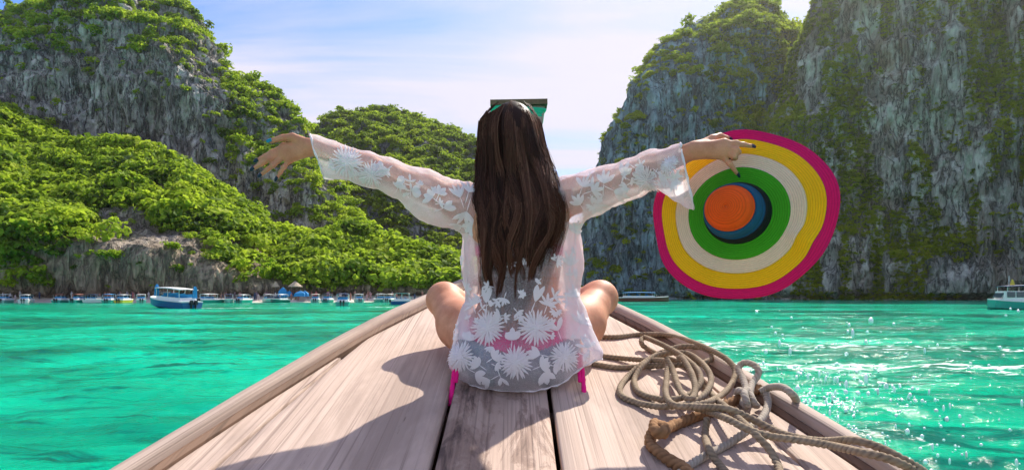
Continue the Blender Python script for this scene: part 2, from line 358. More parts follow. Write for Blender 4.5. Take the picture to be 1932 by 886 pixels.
def scatter_group(protos):
    ng = bpy.data.node_groups.new('scatter', 'GeometryNodeTree')
    ng.interface.new_socket('Geometry', in_out='INPUT', socket_type='NodeSocketGeometry'); ng.interface.new_socket('Geometry', in_out='OUTPUT', socket_type='NodeSocketGeometry')
    gi = ng.nodes.new('NodeGroupInput'); go = ng.nodes.new('NodeGroupOutput')
    jn = ng.nodes.new('GeometryNodeJoinGeometry')
    for p in reversed(protos):
        oi = ng.nodes.new('GeometryNodeObjectInfo'); oi.inputs['Object'].default_value = p
        g2 = ng.nodes.new('GeometryNodeGeometryToInstance'); ng.links.new(oi.outputs['Geometry'], g2.inputs[0]); ng.links.new(g2.outputs[0], jn.inputs[0])
    def na(nm, ty):
        a = ng.nodes.new('GeometryNodeInputNamedAttribute'); a.data_type = ty; a.inputs[0].default_value = nm; return a.outputs[0]
    ip = ng.nodes.new('GeometryNodeInstanceOnPoints'); ip.inputs['Pick Instance'].default_value = True
    ng.links.new(gi.outputs[0], ip.inputs['Points']); ng.links.new(jn.outputs[0], ip.inputs['Instance'])
    ng.links.new(na('pick', 'INT'), ip.inputs['Instance Index']); ng.links.new(na('rot', 'FLOAT_VECTOR'), ip.inputs['Rotation']); ng.links.new(na('scl', 'FLOAT_VECTOR'), ip.inputs['Scale'])
    ng.links.new(ip.outputs[0], go.inputs[0])
    return ng
def foliage(name, mname, m, n, mask, size, seed, label, lift=.25, squash=.85):
    V, px, t, flute, big, nf = FOL[mname]; g = np.random.default_rng(seed)
    nr, nc = V.shape[:2]; nr = nf+4
    A = V[:nr-1, :-1]; B = V[:nr-1, 1:]; C = V[1:nr, :-1]
    cr = np.cross(B-A, C-A); area = np.linalg.norm(cr, axis=-1); nn = cr/(area[..., None]+1e-9)
    py = CY-(A[..., 2]-H)*F/A[..., 1]; pxx = CX+A[..., 0]*F/A[..., 1]
    nz = fbm(A*.035+seed, 4, seed); nz2 = fbm(A*np.array([.12, .12, .05 if seed != 5 else .018])+seed, 3, seed+4)
    pr = np.clip(mask(pxx, py, nn, nz, nz2, A[..., 2]), 0, 1)*area*(pxx > -420)*np.where(pxx < -140, .6, 1)*(pxx < 2080)*(py > -140)
    pr = pr/pr.sum(); idx = g.choice(pr.size, n, p=pr.ravel())
    i, j = np.divmod(idx, pr.shape[1]); u, v = g.random((2, n))
    pt = A[i, j]+(B[i, j]-A[i, j])*u[:, None]+(C[i, j]-A[i, j])*v[:, None]
    sc = size[0]+(size[1]-size[0])*g.random(n)**3.0
    sl = np.clip(nn[i, j, 2], 0, 1); sc = sc*(.62+.5*sl)
    pt = pt+nn[i, j]*(sc*lift)[:, None]
    o = mesh_np(name, pt, [], None)
    me = o.data
    a = me.attributes.new('pick', 'INT', 'POINT'); a.data.foreach_set('value', g.integers(0, 6, n).astype(np.int32))
    rot = np.stack([g.normal(0, .25, n), g.normal(0, .25, n), g.uniform(0, 6.28, n)], -1).astype(np.float32)
    a = me.attributes.new('rot', 'FLOAT_VECTOR', 'POINT'); a.data.foreach_set('vector', rot.ravel())
    s3 = np.stack([sc*g.uniform(.85, 1.2, n), sc*g.uniform(.85, 1.2, n), sc*g.uniform(.7, 1.1, n)*squash/.85], -1).astype(np.float32)
    a = me.attributes.new('scl', 'FLOAT_VECTOR', 'POINT'); a.data.foreach_set('vector', s3.ravel())
    attr(o, 'tint', np.clip(g.random(n)**1.25*.95+.55*(nz2[i, j]-.42)+.5*(nz[i, j]-.5), 0, 1))
    pro = [crown_proto('crown_form', m, seed*10+k) for k in range(6)]
    md = o.modifiers.new('scatter', 'NODES'); md.node_group = scatter_group(pro)
    return tag(o, label, kind='stuff')
foliage('jungle_foliage', 'mountain_left_front', M['leaf_sunny'], 13000,
        lambda px, py, n, z, z2, h: (.25+1.2*sm(n[..., 2], .1, .5))*np.where((px > 90)*(px < 545)*(py > interp(px, [(90, 500), (130, 470), (200, 425), (300, 415), (420, 445), (520, 500)]) + (z-.5)*170), .06, 1)*np.where((px > 165)*(px < 345)*(py > 345)*(z2 > .52), .1, 1)*(py < 545)*np.where((px > 620)*(px < 665)*(py > 420)*(py < 495), .15, 1),
        (1.1, 5.4), 1, 'dense sunlit jungle covering the slope above the beach')
foliage('ledge_bushes', 'mountain_left_back', M['leaf_sunny'], 6200,
        lambda px, py, n, z, z2, h: (.02+2.2*sm(n[..., 2]+(z2-.5)*1.1, .34, .7)+.5*sm(z, .6, .68))*np.where((py > 100)*(py < 310)*(px < 420), .10, 1)*np.where(py < 95, 1.6, 1)+.12*sm(px, 490, 580)*(z2 > .5),
        (.7, 4.0), 2, 'bushes clinging to ledges of the tall grey mountain')
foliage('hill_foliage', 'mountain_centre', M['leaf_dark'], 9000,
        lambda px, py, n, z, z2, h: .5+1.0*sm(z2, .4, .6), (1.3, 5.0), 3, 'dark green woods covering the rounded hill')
foliage('gully_foliage', 'cliff_right_back', M['leaf_right'], 6000,
        lambda px, py, n, z, z2, h: .02+.3*sm(z2, .60, .7)+6*sm(px-(py-130)*.10+(z-.5)*200, 1370, 1410)*(py < 330)+.4*sm(n[..., 2], .4, .6)+.06*sm(py, 300, 420), (.9, 4.0), 4, 'bright trees growing in the gully between two cliffs')
foliage('hanging_foliage', 'cliff_right_front', M['leaf_right'], 21000,
        lambda px, py, n, z, z2, h: .004+1.3*sm(z2+(.09-.11*sm(px, 1650, 1760))*(py < 380)+.07*(px > 1800), .54, .61)+.2*sm(z, .56, .62)*(py < 500), (.5, 2.0), 5, 'curtains of greenery hanging down the towering cliff')
# ------------------------------------------------------------------ the longtail boat we sit on
DS, D0 = .2, H-.702                                  # deck slope towards the bow, deck height under the camera
def deckz(Y): return D0+DS*np.maximum(np.asarray(Y, float), -.2)
HW = [(-2.5, 1.10), (-1, 1.07), (0, 1.01), (.7, .94), (1.45, .848), (1.95, .758), (2.61, .622), (2.81, .572), (3.17, .455), (3.6, .315), (3.95, .19), (4.25, .06), (4.4, .03)]
def hw(Y): return smooth_interp(np.asarray(Y, float), HW, .18)
def deck_pt(px, py, up=0.0):
    Y = (.702-up)/((py-CY)/F+DS); return np.array(((px-CX)*Y/F, Y, D0+DS*Y+up))
def wood_mat(name, pale, mid, dark, stain=.5, peel=0.0, seed=0.0, along=False):
    def b(t):
        p = objc(t)
        if along: p = node(t, 'ShaderNodeCombineXYZ', None, X=node(t, 'ShaderNodeAttribute', {'attribute_name': 'across'}).outputs['Fac'], Y=node(t, 'ShaderNodeSeparateXYZ', None, Vector=p).outputs[1]).outputs[0]
        g1 = noise(t, mapping(t, p, (46, .55, 2), (seed, seed*2, 0)), 1.0, 3, .5)
        g2 = noise(t, mapping(t, p, (150, .9, 2), (seed, 0, 0)), 1.0, 2, .5)
        bl = noise(t, mapping(t, p, (5.5, 1.1, 1), (seed*3, seed, 0)), 1.0, 6, .6, .2)
        sp = noise(t, mapping(t, p, (24, 3.0, 2), (seed, seed, 0)), 1.0, 5, .7)
        c = ramp(t, g1, (.16, mid), (.50, pale), (.78, tuple(min(1, k*1.08) for k in pale)))
        c = mixc(t, maprange(t, g2, .45, .30, 0, .5), c, dark)
        c = mixc(t, maprange(t, bl, .48, .64, 0, stain), c, tuple(k*.82 for k in mid))
        c = mixc(t, maprange(t, math_n(t, 'ADD', sp, math_n(t, 'MULTIPLY', bl, .5)), .99, 1.06, 0, .7), c, dark)
        hgt = math_n(t, 'ADD', g2, math_n(t, 'MULTIPLY', g1, .6))
        if peel:
            pn = noise(t, mapping(t, p, (11, 2.6, 1), (seed, 3, 0)), 1.0, 9, .68, .7)
            edge = math_n(t, 'ADD', pn, maprange(t, node(t, 'ShaderNodeAttribute', {'attribute_name': 'wear'}).outputs['Fac'], 0, 1, -.18, .08))
            m1 = maprange(t, edge, .50, .55, 0, peel)
            m2 = maprange(t, edge, .57, .66, 0, .75)
            c = mixc(t, m1, c, mixc(t, g2, (.13, .075, .055), (.36, .24, .18)))
            c = mixc(t, m2, c, (.055, .033, .028)); hgt = math_n(t, 'SUBTRACT', hgt, math_n(t, 'MULTIPLY', m1, .8))
        return princ(t, c, .82, hgt, .5, .004, .25)
    return mat(name, b)
M['deck'] = wood_mat('bleached_deck', (.56, .425, .345), (.38, .275, .215), (.13, .085, .065), .65, .5, 1.7)
M['deck_mid'] = wood_mat('worn_deck', (.54, .395, .31), (.36, .255, .195), (.12, .085, .07), .5, .65, 4.4)
M['gunwale'] = wood_mat('gunwale_wood', (.44, .34, .28), (.24, .17, .135), (.07, .048, .04), .7, 0, 8.1, True)
M['post'] = wood_mat('prow_wood', (.40, .30, .25), (.24, .17, .135), (.07, .048, .04), .6, 0, 8.1)
M['hull'] = wood_mat('hull_wood', (.20, .12, .08), (.13, .075, .05), (.05, .03, .02), .5, 0, 5)
boat = tag(empty('longtail_boat', (0, 0, 0)), 'bleached wooden longtail boat bow the seated woman rests on', 'boat')
def plank(xl, xr, m, y0=-1.2, y1=4.25, lift=0.0, wear=None, name='deck_plank'):
    ys = np.arange(y0, y1, .05); L = np.array([xl(y) for y in ys]); Rr = np.array([xr(y) for y in ys]); h_ = hw(ys)-.05
    L = np.clip(L, -h_, h_); Rr = np.clip(Rr, -h_, h_); ok = (Rr-L) > .012; ys, L, Rr = ys[ok], L[ok], Rr[ok]
    nx = 14; V = []
    u = np.concatenate([[0, 0, .0], np.linspace(0, 1, nx), [1, 1, 1]])
    zo = np.array([-.035, -.008, -.003]+[0]*nx+[-.003, -.008, -.035]); xo = np.array([0, 0, .0015]+[.004]+[0]*(nx-2)+[-.004]+[-.0015, 0, 0])
    for y, a, b_ in zip(ys, L, Rr):
        x = a+(b_-a)*u+xo
        z = deckz(y)+lift+zo+.0045*(fbm(np.stack([x*7, x*0+y*1.3, x*0+lift*90], -1), 2, 3)-.5)-.003*np.cos((u-.5)*6.28)*.3
        V.append(np.stack([x, x*0+y, z], -1))
    V = np.array(V); o = mesh_np(name, V.reshape(-1, 3), grid_faces(len(ys), V.shape[1])[:, ::-1].copy() if False else grid_faces(len(ys), V.shape[1]), m, boat)
    if wear is not None:
        uu = np.tile(u, len(ys)); yy = np.repeat(ys, len(u)); attr(o, 'wear', wear(uu, yy))
    return o
SL = [(-2, -.83), (0, -.76), (1.54, -.676), (1.96, -.64), (2.37, -.60), (2.65, -.567), (3.2, -.40), (4.3, -.1)]
s1 = lambda y: float(interp(y, SL)); s2 = lambda y: -.183; s3 = lambda y: .108+.008*(y-1.5); s4 = lambda y: -s1(y)-.012
edge_l = lambda y: -float(hw(y)); edge_r = lambda y: float(hw(y))
plank(edge_l, lambda y: s1(y)-.005, M['deck'])
plank(lambda y: s1(y)+.005, lambda y: s2(y)-.0065, M['deck'], lift=.002)
plank(lambda y: s2(y)+.0065, lambda y: s3(y)-.0065, M['deck_mid'], lift=-.003, wear=lambda u, y: .45+.4*np.cos((y-1.75)*2.6)+.25*(u < .45)-.35*(u > .8))
plank(lambda y: s3(y)+.0065, lambda y: s4(y)-.0018, M['deck'], lift=.001)
plank(lambda y: s4(y)+.0018, edge_r, M['deck'], lift=.003)
# dark beams under the seams
b = MB()
for y in np.arange(-1, 4.0, .5): b.box((0, y, float(deckz(y))-.08), (2*float(hw(y))-.12, .09, .06))
b.build('deck_beam', M['hull'], boat)
for s in (-1, 1):                                    # gunwales: a worn beam standing proud of the deck edge
    ys = np.arange(-2.2, 4.36, .03); rings = []
    for y in ys:
        n1, n2, n3 = (float(fbm(np.array([[y*3, s*5+k, 0]]), 3, 60+k)[0])-.5 for k in range(3))
        x0 = float(hw(y)); z0 = float(deckz(y)); w = .075+.008*n1; hh = .062+.008*n2
        hh *= .70; prof_ = [(-.034, -.05), (-.032, hh*.5), (-.029+.006*n3, hh*.88), (-.020, hh+.003*n1), (0, hh+.004*n2), (.010, hh*.96), (.017, hh*.6), (.018, -.03), (.008, -.06)]
        sc_ = min(1, x0/.1)
        rings.append([(s*(x0+px_*max(sc_, .3)), y, z0+pz) for px_, pz in prof_])
    if s > 0: rings = [r[::-1] for r in rings]
    go_ = MB().loft(rings).build('gunwale', M['gunwale'], boat, True)
    attr(go_, 'across', np.tile(np.arange(9)*.013*(1 if s < 0 else -1)+s, len(rings)))
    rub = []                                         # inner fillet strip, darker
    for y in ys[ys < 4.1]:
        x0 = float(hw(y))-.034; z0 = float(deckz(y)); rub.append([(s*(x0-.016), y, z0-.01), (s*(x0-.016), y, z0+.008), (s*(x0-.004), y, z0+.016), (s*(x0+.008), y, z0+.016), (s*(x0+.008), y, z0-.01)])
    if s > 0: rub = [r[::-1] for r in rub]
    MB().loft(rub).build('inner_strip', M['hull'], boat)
hs = []                                              # hull below
for y in np.arange(-2.2, 4.5, .1):
    w = float(hw(y)); z0 = float(deckz(y))-.045; k = np.clip((4.5-y)/4.5, 0, 1); keel = -.35+max(0, (y-2.2))**1.7*.55
    hs.append([(-w-.012, y, z0), (-w*.97, y, z0*.6+keel*.4), (-w*.7*k, y, z0*.25+keel*.75), (0, y, keel), (w*.7*k, y, z0*.25+keel*.75), (w*.97, y, z0*.6+keel*.4), (w+.012, y, z0)])
MB().loft(hs, cap=True, wrap=False).build('hull', M['hull'], boat, True)
# prow post: broad carved stem with a cap board
pc = [(.02, 4.15, H+.02, .05), (.025, 4.32, H+.35, .075), (.03, 4.44, H+.75, .115), (.04, 4.52, H+1.08, .155), (.045, 4.56, H+1.245, .172)]
rings = []
for x, y, z, w in spline(pc, 6):
    d = .055; rings.append([(x-w, y-d, z), (x-w*.8, y-d-.012, z), (x+w*.8, y-d-.012, z), (x+w, y-d, z), (x+w, y+d, z), (x-w, y+d, z)])
MB().loft(rings).build('prow_post', M['post'], boat)
mrot = Matrix.Rotation(R(-1.0), 3, 'Y')
MB().box((.045, 4.55, H+1.262), (.375, .17, .034), mrot).build('prow_cap', M['hull'], boat)
def cloth(name, c, rough=.75, sc=30):
    return simple(name, c, rough, .18, sc, .3, .003, .2)
M['scarf'] = cloth('green_scarf', (.03, .48, .30))
rings = []
for i, z in enumerate(np.linspace(H+1.235, H+1.115, 12)):
    w = .158+.024*np.sin(i*1.1)*.4+.02*(i < 6); d = .078+.006*math.sin(i*2.1); n = 26; ring = []
    for k in range(n):
        a = 2*math.pi*k/n; q = 1/(abs(math.cos(a))**5+abs(math.sin(a))**5)**.2
        ring.append((.043+w*q*math.cos(a), 4.545+d*q*math.sin(a), z+.012*math.sin(a*2+i*.4)+.006*math.cos(a)))
    rings.append(ring)
MB().loft(rings, cap=False).build('prow_scarf', M['scarf'], None, True)
tag(bpy.data.objects['prow_scarf'], 'green cloth wrapped round the top of the prow post', 'scarf')
# ------------------------------------------------------------------ ropes on the deck
def rope_mat(name, a, b_, d):
    def f(t):
        n = noise(t, objc(t), 40, 5); n2 = noise(t, objc(t), 6, 3); fib = noise(t, objc(t), 260, 3, .7)
        g = node(t, 'ShaderNodeAttribute', {'attribute_name': 'groove'}).outputs['Fac']
        c = mixc(t, maprange(t, n, .3, .7), a, b_); c = mixc(t, maprange(t, n2, .4, .7, 0, .5), c, d)
        c = mixc(t, math_n(t, 'MULTIPLY', g, .9), c, d)
        return princ(t, c, .9, fib, .5, .002, .15)
    return mat(name, f)
M['rope_grey'] = rope_mat('grey_rope', (.44, .345, .24), (.30, .225, .145), (.12, .09, .065))
M['rope_pale'] = rope_mat('pale_rope', (.56, .50, .42), (.42, .36, .29), (.22, .17, .13))
M['rope_brown'] = rope_mat('coir_rope', (.42, .24, .12), (.30, .155, .07), (.11, .055, .03))
def rope_geo(paths, r, lay=.045, n=12, rough=0.0, seed=0):
    Vs, Fs, Gs, base = [], [], [], 0
    for path in paths:
        p = spline(path, 16); seg = np.linalg.norm(np.diff(p, axis=0), axis=1); L = np.concatenate([[0], np.cumsum(seg)])
        s = np.arange(0, L[-1], r*.42); q = np.stack([np.interp(s, L, p[:, k]) for k in range(3)], -1)
        ker = np.ones(7)/7; qp = np.pad(q, ((3, 3), (0, 0)), 'edge'); q = np.stack([np.convolve(qp[:, k], ker, 'valid') for k in range(3)], -1)
        T = np.gradient(q, axis=0); T /= np.linalg.norm(T, axis=1)[:, None]+1e-9
        up = np.array([0, 0, 1.0]); U = np.cross(T, up); U /= np.linalg.norm(U, axis=1)[:, None]+1e-9; Wv = np.cross(U, T)
        a = np.linspace(0, 2*np.pi, n, endpoint=False)[None]; ph = 2*np.pi*s[:, None]/lay
        lob = np.abs(np.cos(1.5*(a-ph))); rad = r*(.66+.38*lob**.7)
        if rough: rad = rad*(1+rough*(fbm(np.stack([s[:, None]*60+a*0, np.cos(a)*2+0*s[:, None], np.sin(a)*2+0*s[:, None]], -1), 3, seed)-.5))
        V = q[:, None]+rad[..., None]*(np.cos(a)[..., None]*U[:, None]+np.sin(a)[..., None]*Wv[:, None])
        Vs.append(V.reshape(-1, 3)); Fs.append(grid_faces(len(s), n, True)+base); Gs.append((1-lob**.5).ravel()); base += len(s)*n
        for e, ring in ((q[0], 0), (q[-1], len(s)-1)):
            pass
    return np.concatenate(Vs), np.concatenate(Fs), np.concatenate(Gs)
def Z8(x, y, up): return deck_pt(1100+.3905*x, 540+.3905*y, up)
def zpath(pts, r, lift=0.0):
    o = []
    for k, q in enumerate(pts):
        u = r+lift+(q[2] if len(q) > 2 else 0); o.append(Z8(q[0], q[1], u))
    return o
def rope(name, segs, r, m, label, **kw):
    V, Fc, G = rope_geo([zpath(s, r, l) for s, l in segs], r, **kw); c = V.mean(0); c[2] = float(deckz(c[1]))
    o = mesh_np(name, V-c, Fc, m); o.location = c; attr(o, 'groove', G); return tag(o, label, 'rope')
up = .02
rope('mooring_rope', [
    ([(40, 372), (160, 390, .0), (280, 386), (450, 380, .02), (560, 372, .025), (625, 340, .03), (560, 296, .035), (470, 290, .03), (380, 318, .02), (290, 370, .02), (220, 430), (178, 490), (192, 532), (260, 560), (350, 578, .01), (450, 576, .015), (540, 556, .02), (600, 505, .03), (618, 440, .03), (580, 375, .04), (510, 325, .04), (440, 320, .04), (350, 334, .03), (290, 380, .02), (250, 440), (252, 480), (272, 512), (330, 536), (430, 546, .015), (520, 518, .02), (566, 470, .03), (558, 410, .04), (500, 352, .05), (420, 300, .05), (340, 262, .04), (292, 246, .03), (282, 275, .02), (310, 300, .0), (380, 335, .0), (480, 372, .0), (545, 420, .0), (590, 480, .0), (640, 540, .025), (700, 590, .04), (760, 645, .05), (830, 710, .045), (900, 785, .02), (940, 860, .0), (965, 950)], 0),
    ], .0094, M['rope_grey'], 'long grey rope lying in loose coils beside the woman')
rope('anchor_line', [
    ([(40, 242), (160, 243), (270, 232), (400, 234, .02), (500, 258, .035), (600, 298, .05), (690, 348, .05), (735, 402, .035), (722, 462, .02), (675, 520, .02), (600, 560, .04), (520, 578, .035), (600, 600, .03), (700, 640, .055), (800, 690, .05), (900, 722, .04), (1050, 742, .045), (1200, 768, .06), (1350, 802, .085), (1480, 832, .09), (1600, 890, .06), (1660, 960, -.02)], 0),
    ], .0094, M['rope_grey'], 'grey rope running from the coils to the near gunwale corner')
rope('anchor_line', [
    ([(45, 330), (170, 345), (300, 356, .015), (398, 362, .035), (404, 430, .02), (400, 520, .02), (440, 572, .03), (540, 580, .04), (700, 590, .065), (800, 632, .045), (900, 682, .03), (1000, 722, .03), (1150, 746, .04), (1300, 742, .085), (1420, 772, .09), (1530, 826, .085), (1640, 890, .05), (1700, 960, -.03)], 0),
    ], .0094, M['rope_grey'], 'second grey rope crossing the gunwale beside its twin')
rope('short_line', [([(455, 352, .045), (478, 345, .055), (520, 410, .045), (542, 490, .03), (520, 545, .03), (470, 505, .02), (432, 400, .03), (400, 345, .05)], 0)], .0095, M['rope_grey'], 'short grey rope bight folded across the middle of the coils')
rope('stern_line', [
    ([(882, 512, .03), (893, 570, .02), (862, 640, .02), (800, 690, .015), (700, 760), (600, 812), (530, 852), (470, 900), (430, 960)], 0),
    ], .0102, M['rope_pale'], 'pale rope curving from the cleat towards the camera')
rope('short_line', [([(600, 630, .03), (590, 715), (612, 792, .02), (655, 855), (720, 930)], 0)], .0094, M['rope_grey'], 'grey rope end hanging down across the pale rope')
rope('lashing_rope', [
    ([(800, 525, .03), (772, 445, .045), (748, 395, .06), (778, 366, .075), (832, 382, .075), (850, 420, .06), (818, 465, .04), (797, 530, .035), (760, 500, .045), (745, 520, .02), (770, 560, .01), (795, 575, .03), (780, 520, .05), (795, 498, .045), (825, 560, .03), (840, 575, .01)], 0),
    ([(850, 512, .03), (900, 487, .05), (962, 486, .085), (1012, 520, .085), (1034, 556, .02)], 0),
    ], .0102, M['rope_pale'], 'pale rope lashed round the brown rope with a standing loop')
rope('coir_rope', [
    ([(868, 488, .02), (820, 505, .012), (770, 532, .01), (710, 562, .006), (640, 596, .0), (560, 622), (450, 664), (385, 690, .015), (352, 655, .03), (345, 690, .035), (385, 720, .03), (400, 690, .04), (362, 668, .03), (335, 700, .015), (322, 735), (336, 775), (400, 825), (480, 872), (520, 910), (560, 970)], 0),
    ], .0145, M['rope_brown'], 'frayed brown rope knotted at its bend on the deck', rough=.5, lay=.06)
# ------------------------------------------------------------------ the seated woman (one continuous body grown from a distance field)
class Field:
    def __init__(s, lo, hi, h):
        s.h = h; s.lo = np.array(lo, np.float32); s.n = np.ceil((np.array(hi)-np.array(lo))/h).astype(int)+1
        s.f = np.full(s.n, 1.0, np.float32); s.ax = [s.lo[k]+h*np.arange(s.n[k], dtype=np.float32) for k in range(3)]
    def _sl(s, lo, hi, m):
        a = np.clip(np.floor((np.array(lo)-m-s.lo)/s.h).astype(int), 0, s.n-1); b_ = np.clip(np.ceil((np.array(hi)+m-s.lo)/s.h).astype(int)+1, 1, s.n)
        return tuple(slice(i, j) for i, j in zip(a, b_)), s.ax[0][a[0]:b_[0]][:, None, None], s.ax[1][a[1]:b_[1]][None, :, None], s.ax[2][a[2]:b_[2]][None, None, :]
    def _mix(s, sl, d, k, sub=False):
        g = s.f[sl]
        if sub: d = -d; hh = np.maximum(k-np.abs(g-d), 0)/k; s.f[sl] = np.maximum(g, d)+hh*hh*k*.25
        else: hh = np.maximum(k-np.abs(g-d), 0)/k; s.f[sl] = np.minimum(g, d)-hh*hh*k*.25
    def cone(s, a, b_, ra, rb, k=.02, flat=None):
        a = np.asarray(a, np.float32); b_ = np.asarray(b_, np.float32); r = max(ra, rb)
        sl, x, y, z = s._sl(np.minimum(a, b_)-r, np.maximum(a, b_)+r, k+.02)
        ba = b_-a; t = np.clip(((x-a[0])*ba[0]+(y-a[1])*ba[1]+(z-a[2])*ba[2])/max(float(ba@ba), 1e-9), 0, 1)
        q = [x-a[0]-t*ba[0], y-a[1]-t*ba[1], z-a[2]-t*ba[2]]
        if flat is not None:      # squash across direction flat[0] by factor flat[1]
            n, fz = flat; n = np.asarray(n, float)/np.linalg.norm(n); dn = (q[0]*n[0]+q[1]*n[1]+q[2]*n[2])*(1/fz-1); q = [q[i]+dn*n[i] for i in range(3)]
        s._mix(sl, np.sqrt(q[0]**2+q[1]**2+q[2]**2)-(ra+t*(rb-ra)), k)
    def chain(s, pts, k=.02, flat=None):
        for p, q in zip(pts[:-1], pts[1:]): s.cone(p[0], q[0], p[1], q[1], k, flat)
    def ell(s, c, r, k=.03, rot=None, sub=False):
        c = np.asarray(c, np.float32); m = max(r)
        sl, x, y, z = s._sl(c-m, c+m, k+.02); q = [x-c[0], y-c[1], z-c[2]]
        if rot is not None: Mx = np.array(rot); q = [Mx[i, 0]*q[0]+Mx[i, 1]*q[1]+Mx[i, 2]*q[2] for i in range(3)]
        k0 = np.sqrt(sum((q[i]/r[i])**2 for i in range(3))); k1 = np.sqrt(sum((q[i]/r[i]**2)**2 for i in range(3)))+1e-6
        s._mix(sl, k0*(k0-1)/k1, k, sub)
    def mesh(s):
        f = s.f; sg = f < 0
        nx, ny, nz = f.shape
        c = np.zeros((nx-1, ny-1, nz-1), np.uint8)
        for i in (0, 1):
            for j in (0, 1):
                for k in (0, 1): c += sg[i:nx-1+i, j:ny-1+j, k:nz-1+k]
        act = np.argwhere((c > 0) & (c < 8)); idm = np.full(c.shape, -1, np.int32); idm[tuple(act.T)] = np.arange(len(act))
        co = np.array([(i, j, k) for i in (0, 1) for j in (0, 1) for k in (0, 1)]); val = np.stack([f[act[:, 0]+o[0], act[:, 1]+o[1], act[:, 2]+o[2]] for o in co], 1)
        acc = np.zeros((len(act), 3)); cnt = np.zeros(len(act))
        for a in range(8):
            for b_ in range(a+1, 8):
                if np.abs(co[a]-co[b_]).sum() != 1: continue
                va, vb = val[:, a], val[:, b_]; m = (va < 0) != (vb < 0); t = np.where(m, va/np.where(m, va-vb, 1), 0)
                acc += m[:, None]*(co[a]+(co[b_]-co[a])*t[:, None]); cnt += m
        V = (act+acc/cnt[:, None])*s.h+s.lo; Q = []
        for ax in range(3):
            u, v = [(1, 2), (2, 0), (0, 1)][ax]
            s0 = [slice(None)]*3; s1_ = [slice(None)]*3; s0[ax] = slice(0, -1); s1_[ax] = slice(1, None)
            A, B = sg[tuple(s0)], sg[tuple(s1_)]; e = np.argwhere(A != B); e = e[(e[:, u] > 0) & (e[:, v] > 0) & (e[:, u] < f.shape[u]-1) & (e[:, v] < f.shape[v]-1)]
            fl = A[tuple(e.T)]; off = lambda du, dv: idm[tuple((e-np.eye(3, dtype=int)[u]*du-np.eye(3, dtype=int)[v]*dv).T)]
            q = np.stack([off(1, 1), off(0, 1), off(0, 0), off(1, 0)], 1); q[~fl] = q[~fl][:, ::-1]; Q.append(q)
        return V, np.concatenate(Q)
def vnormals(V, Q):
    n = np.cross(V[Q[:, 2]]-V[Q[:, 0]], V[Q[:, 3]]-V[Q[:, 1]]); N = np.zeros_like(V)
    for k in range(4): np.add.at(N, Q[:, k], n)
    return N/(np.linalg.norm(N, axis=1)[:, None]+1e-12)
def submesh(V, Q, keep):
    q = Q[keep]; u, inv = np.unique(q, return_inverse=True); return V[u], inv.reshape(q.shape), u
def laplace(V, Q, it=2, lam=.5):
    e = np.concatenate([Q[:, [0, 1]], Q[:, [1, 2]], Q[:, [2, 3]], Q[:, [3, 0]]]); V = V.copy()
    for _ in range(it):
        s = np.zeros_like(V); c = np.zeros(len(V)); np.add.at(s, e[:, 0], V[e[:, 1]]); np.add.at(c, e[:, 0], 1); np.add.at(s, e[:, 1], V[e[:, 0]]); np.add.at(c, e[:, 1], 1)
        V += lam*(s/c[:, None]-V)
    return V
A3 = lambda x, y, z: np.array((x, y, H+z), float)
SHL, ELL_, WRL = P(872, 384, 2.18), P(738, 331, 2.08), P(592, 278, 2.02)
SHR, ELR, WRR = P(1086, 368, 2.18), P(1194, 330, 2.0), P(1308, 284, 1.84)
def finger(f, pts, r0, r1, k=.004):
    n = len(pts); f.chain([(p, r0+(r1-r0)*i/(n-1)) for i, p in enumerate(pts)], k)
LH = {'thumb': [(572, 264, 2.012), (552, 258, 2.0), (532, 260, 1.992), (511, 266, 1.988)],
      'index': [(536, 277, 2.01), (513, 288, 2.0), (499, 295, 1.998), (486, 302, 2.0)],
      'middle': [(533, 285, 2.008), (508, 300, 1.996), (494, 308.5, 1.998), (479, 317.5, 2.003)],
      'ring': [(536, 294, 2.01), (515, 312, 1.998), (504, 320, 2.0), (493, 329, 2.006)],
      'pinky': [(546, 302, 2.014), (535, 316, 2.006), (529, 325, 2.008), (523, 335, 2.012)]}
RH = {'thumb': [(1326, 272, 1.842), (1344, 262, 1.852), (1358, 257, 1.868), (1374, 262, 1.886)],
      'index': [(1366, 270, 1.826), (1389, 271, 1.818), (1403, 273, 1.826), (1418, 276, 1.838)],
      'middle': [(1368, 279, 1.822), (1389, 283, 1.812), (1394, 287, 1.826), (1384, 290, 1.838)],
      'ring': [(1366, 287, 1.824), (1385, 294, 1.814), (1388, 298, 1.828), (1378, 300, 1.838)],
      'pinky': [(1361, 294, 1.828), (1377, 309, 1.822), (1384, 318, 1.826), (1391, 328, 1.836)]}
LH = {k: [P(*q) for q in v] for k, v in LH.items()}; RH = {k: [P(*q) for q in v] for k, v in RH.items()}
bf = Field((-.80, 1.74, H-.33), (.70, 3.02, H+.66), .0042)
tcx = .022                                              # trunk centre line
bf.ell(A3(tcx, 2.20, -.13), (.165, .115, .13), .05)
for s in (-1, 1): bf.ell(A3(tcx+s*.082, 2.15, -.178), (.105, .10, .102), .04)
bf.ell(A3(tcx, 2.19, .02), (.122, .086, .13), .07)
bf.ell(A3(tcx+.002, 2.185, .16), (.138, .092, .15), .07)
bf.cone(A3(tcx-.105, 2.175, .268), A3(tcx+.108, 2.175, .272), .058, .058, .06)
for s in (-1, 1): bf.ell(A3(tcx+s*.075, 2.125, .20), (.07, .04, .085), .04); bf.ell(A3(tcx+s*.065, 2.275, .17), (.06, .05, .06), .04)
bf.cone(A3(.012, 2.185, .27), A3(.004, 2.205, .41), .056, .050, .05)
bf.ell(A3(0, 2.205, .50), (.072, .092, .108), .03)
bf.ell(A3(0, 2.255, .435), (.052, .058, .062), .03)        # jaw
bf.cone(A3(0, 2.302, .50), A3(0, 2.316, .455), .008, .014, .02)   # nose
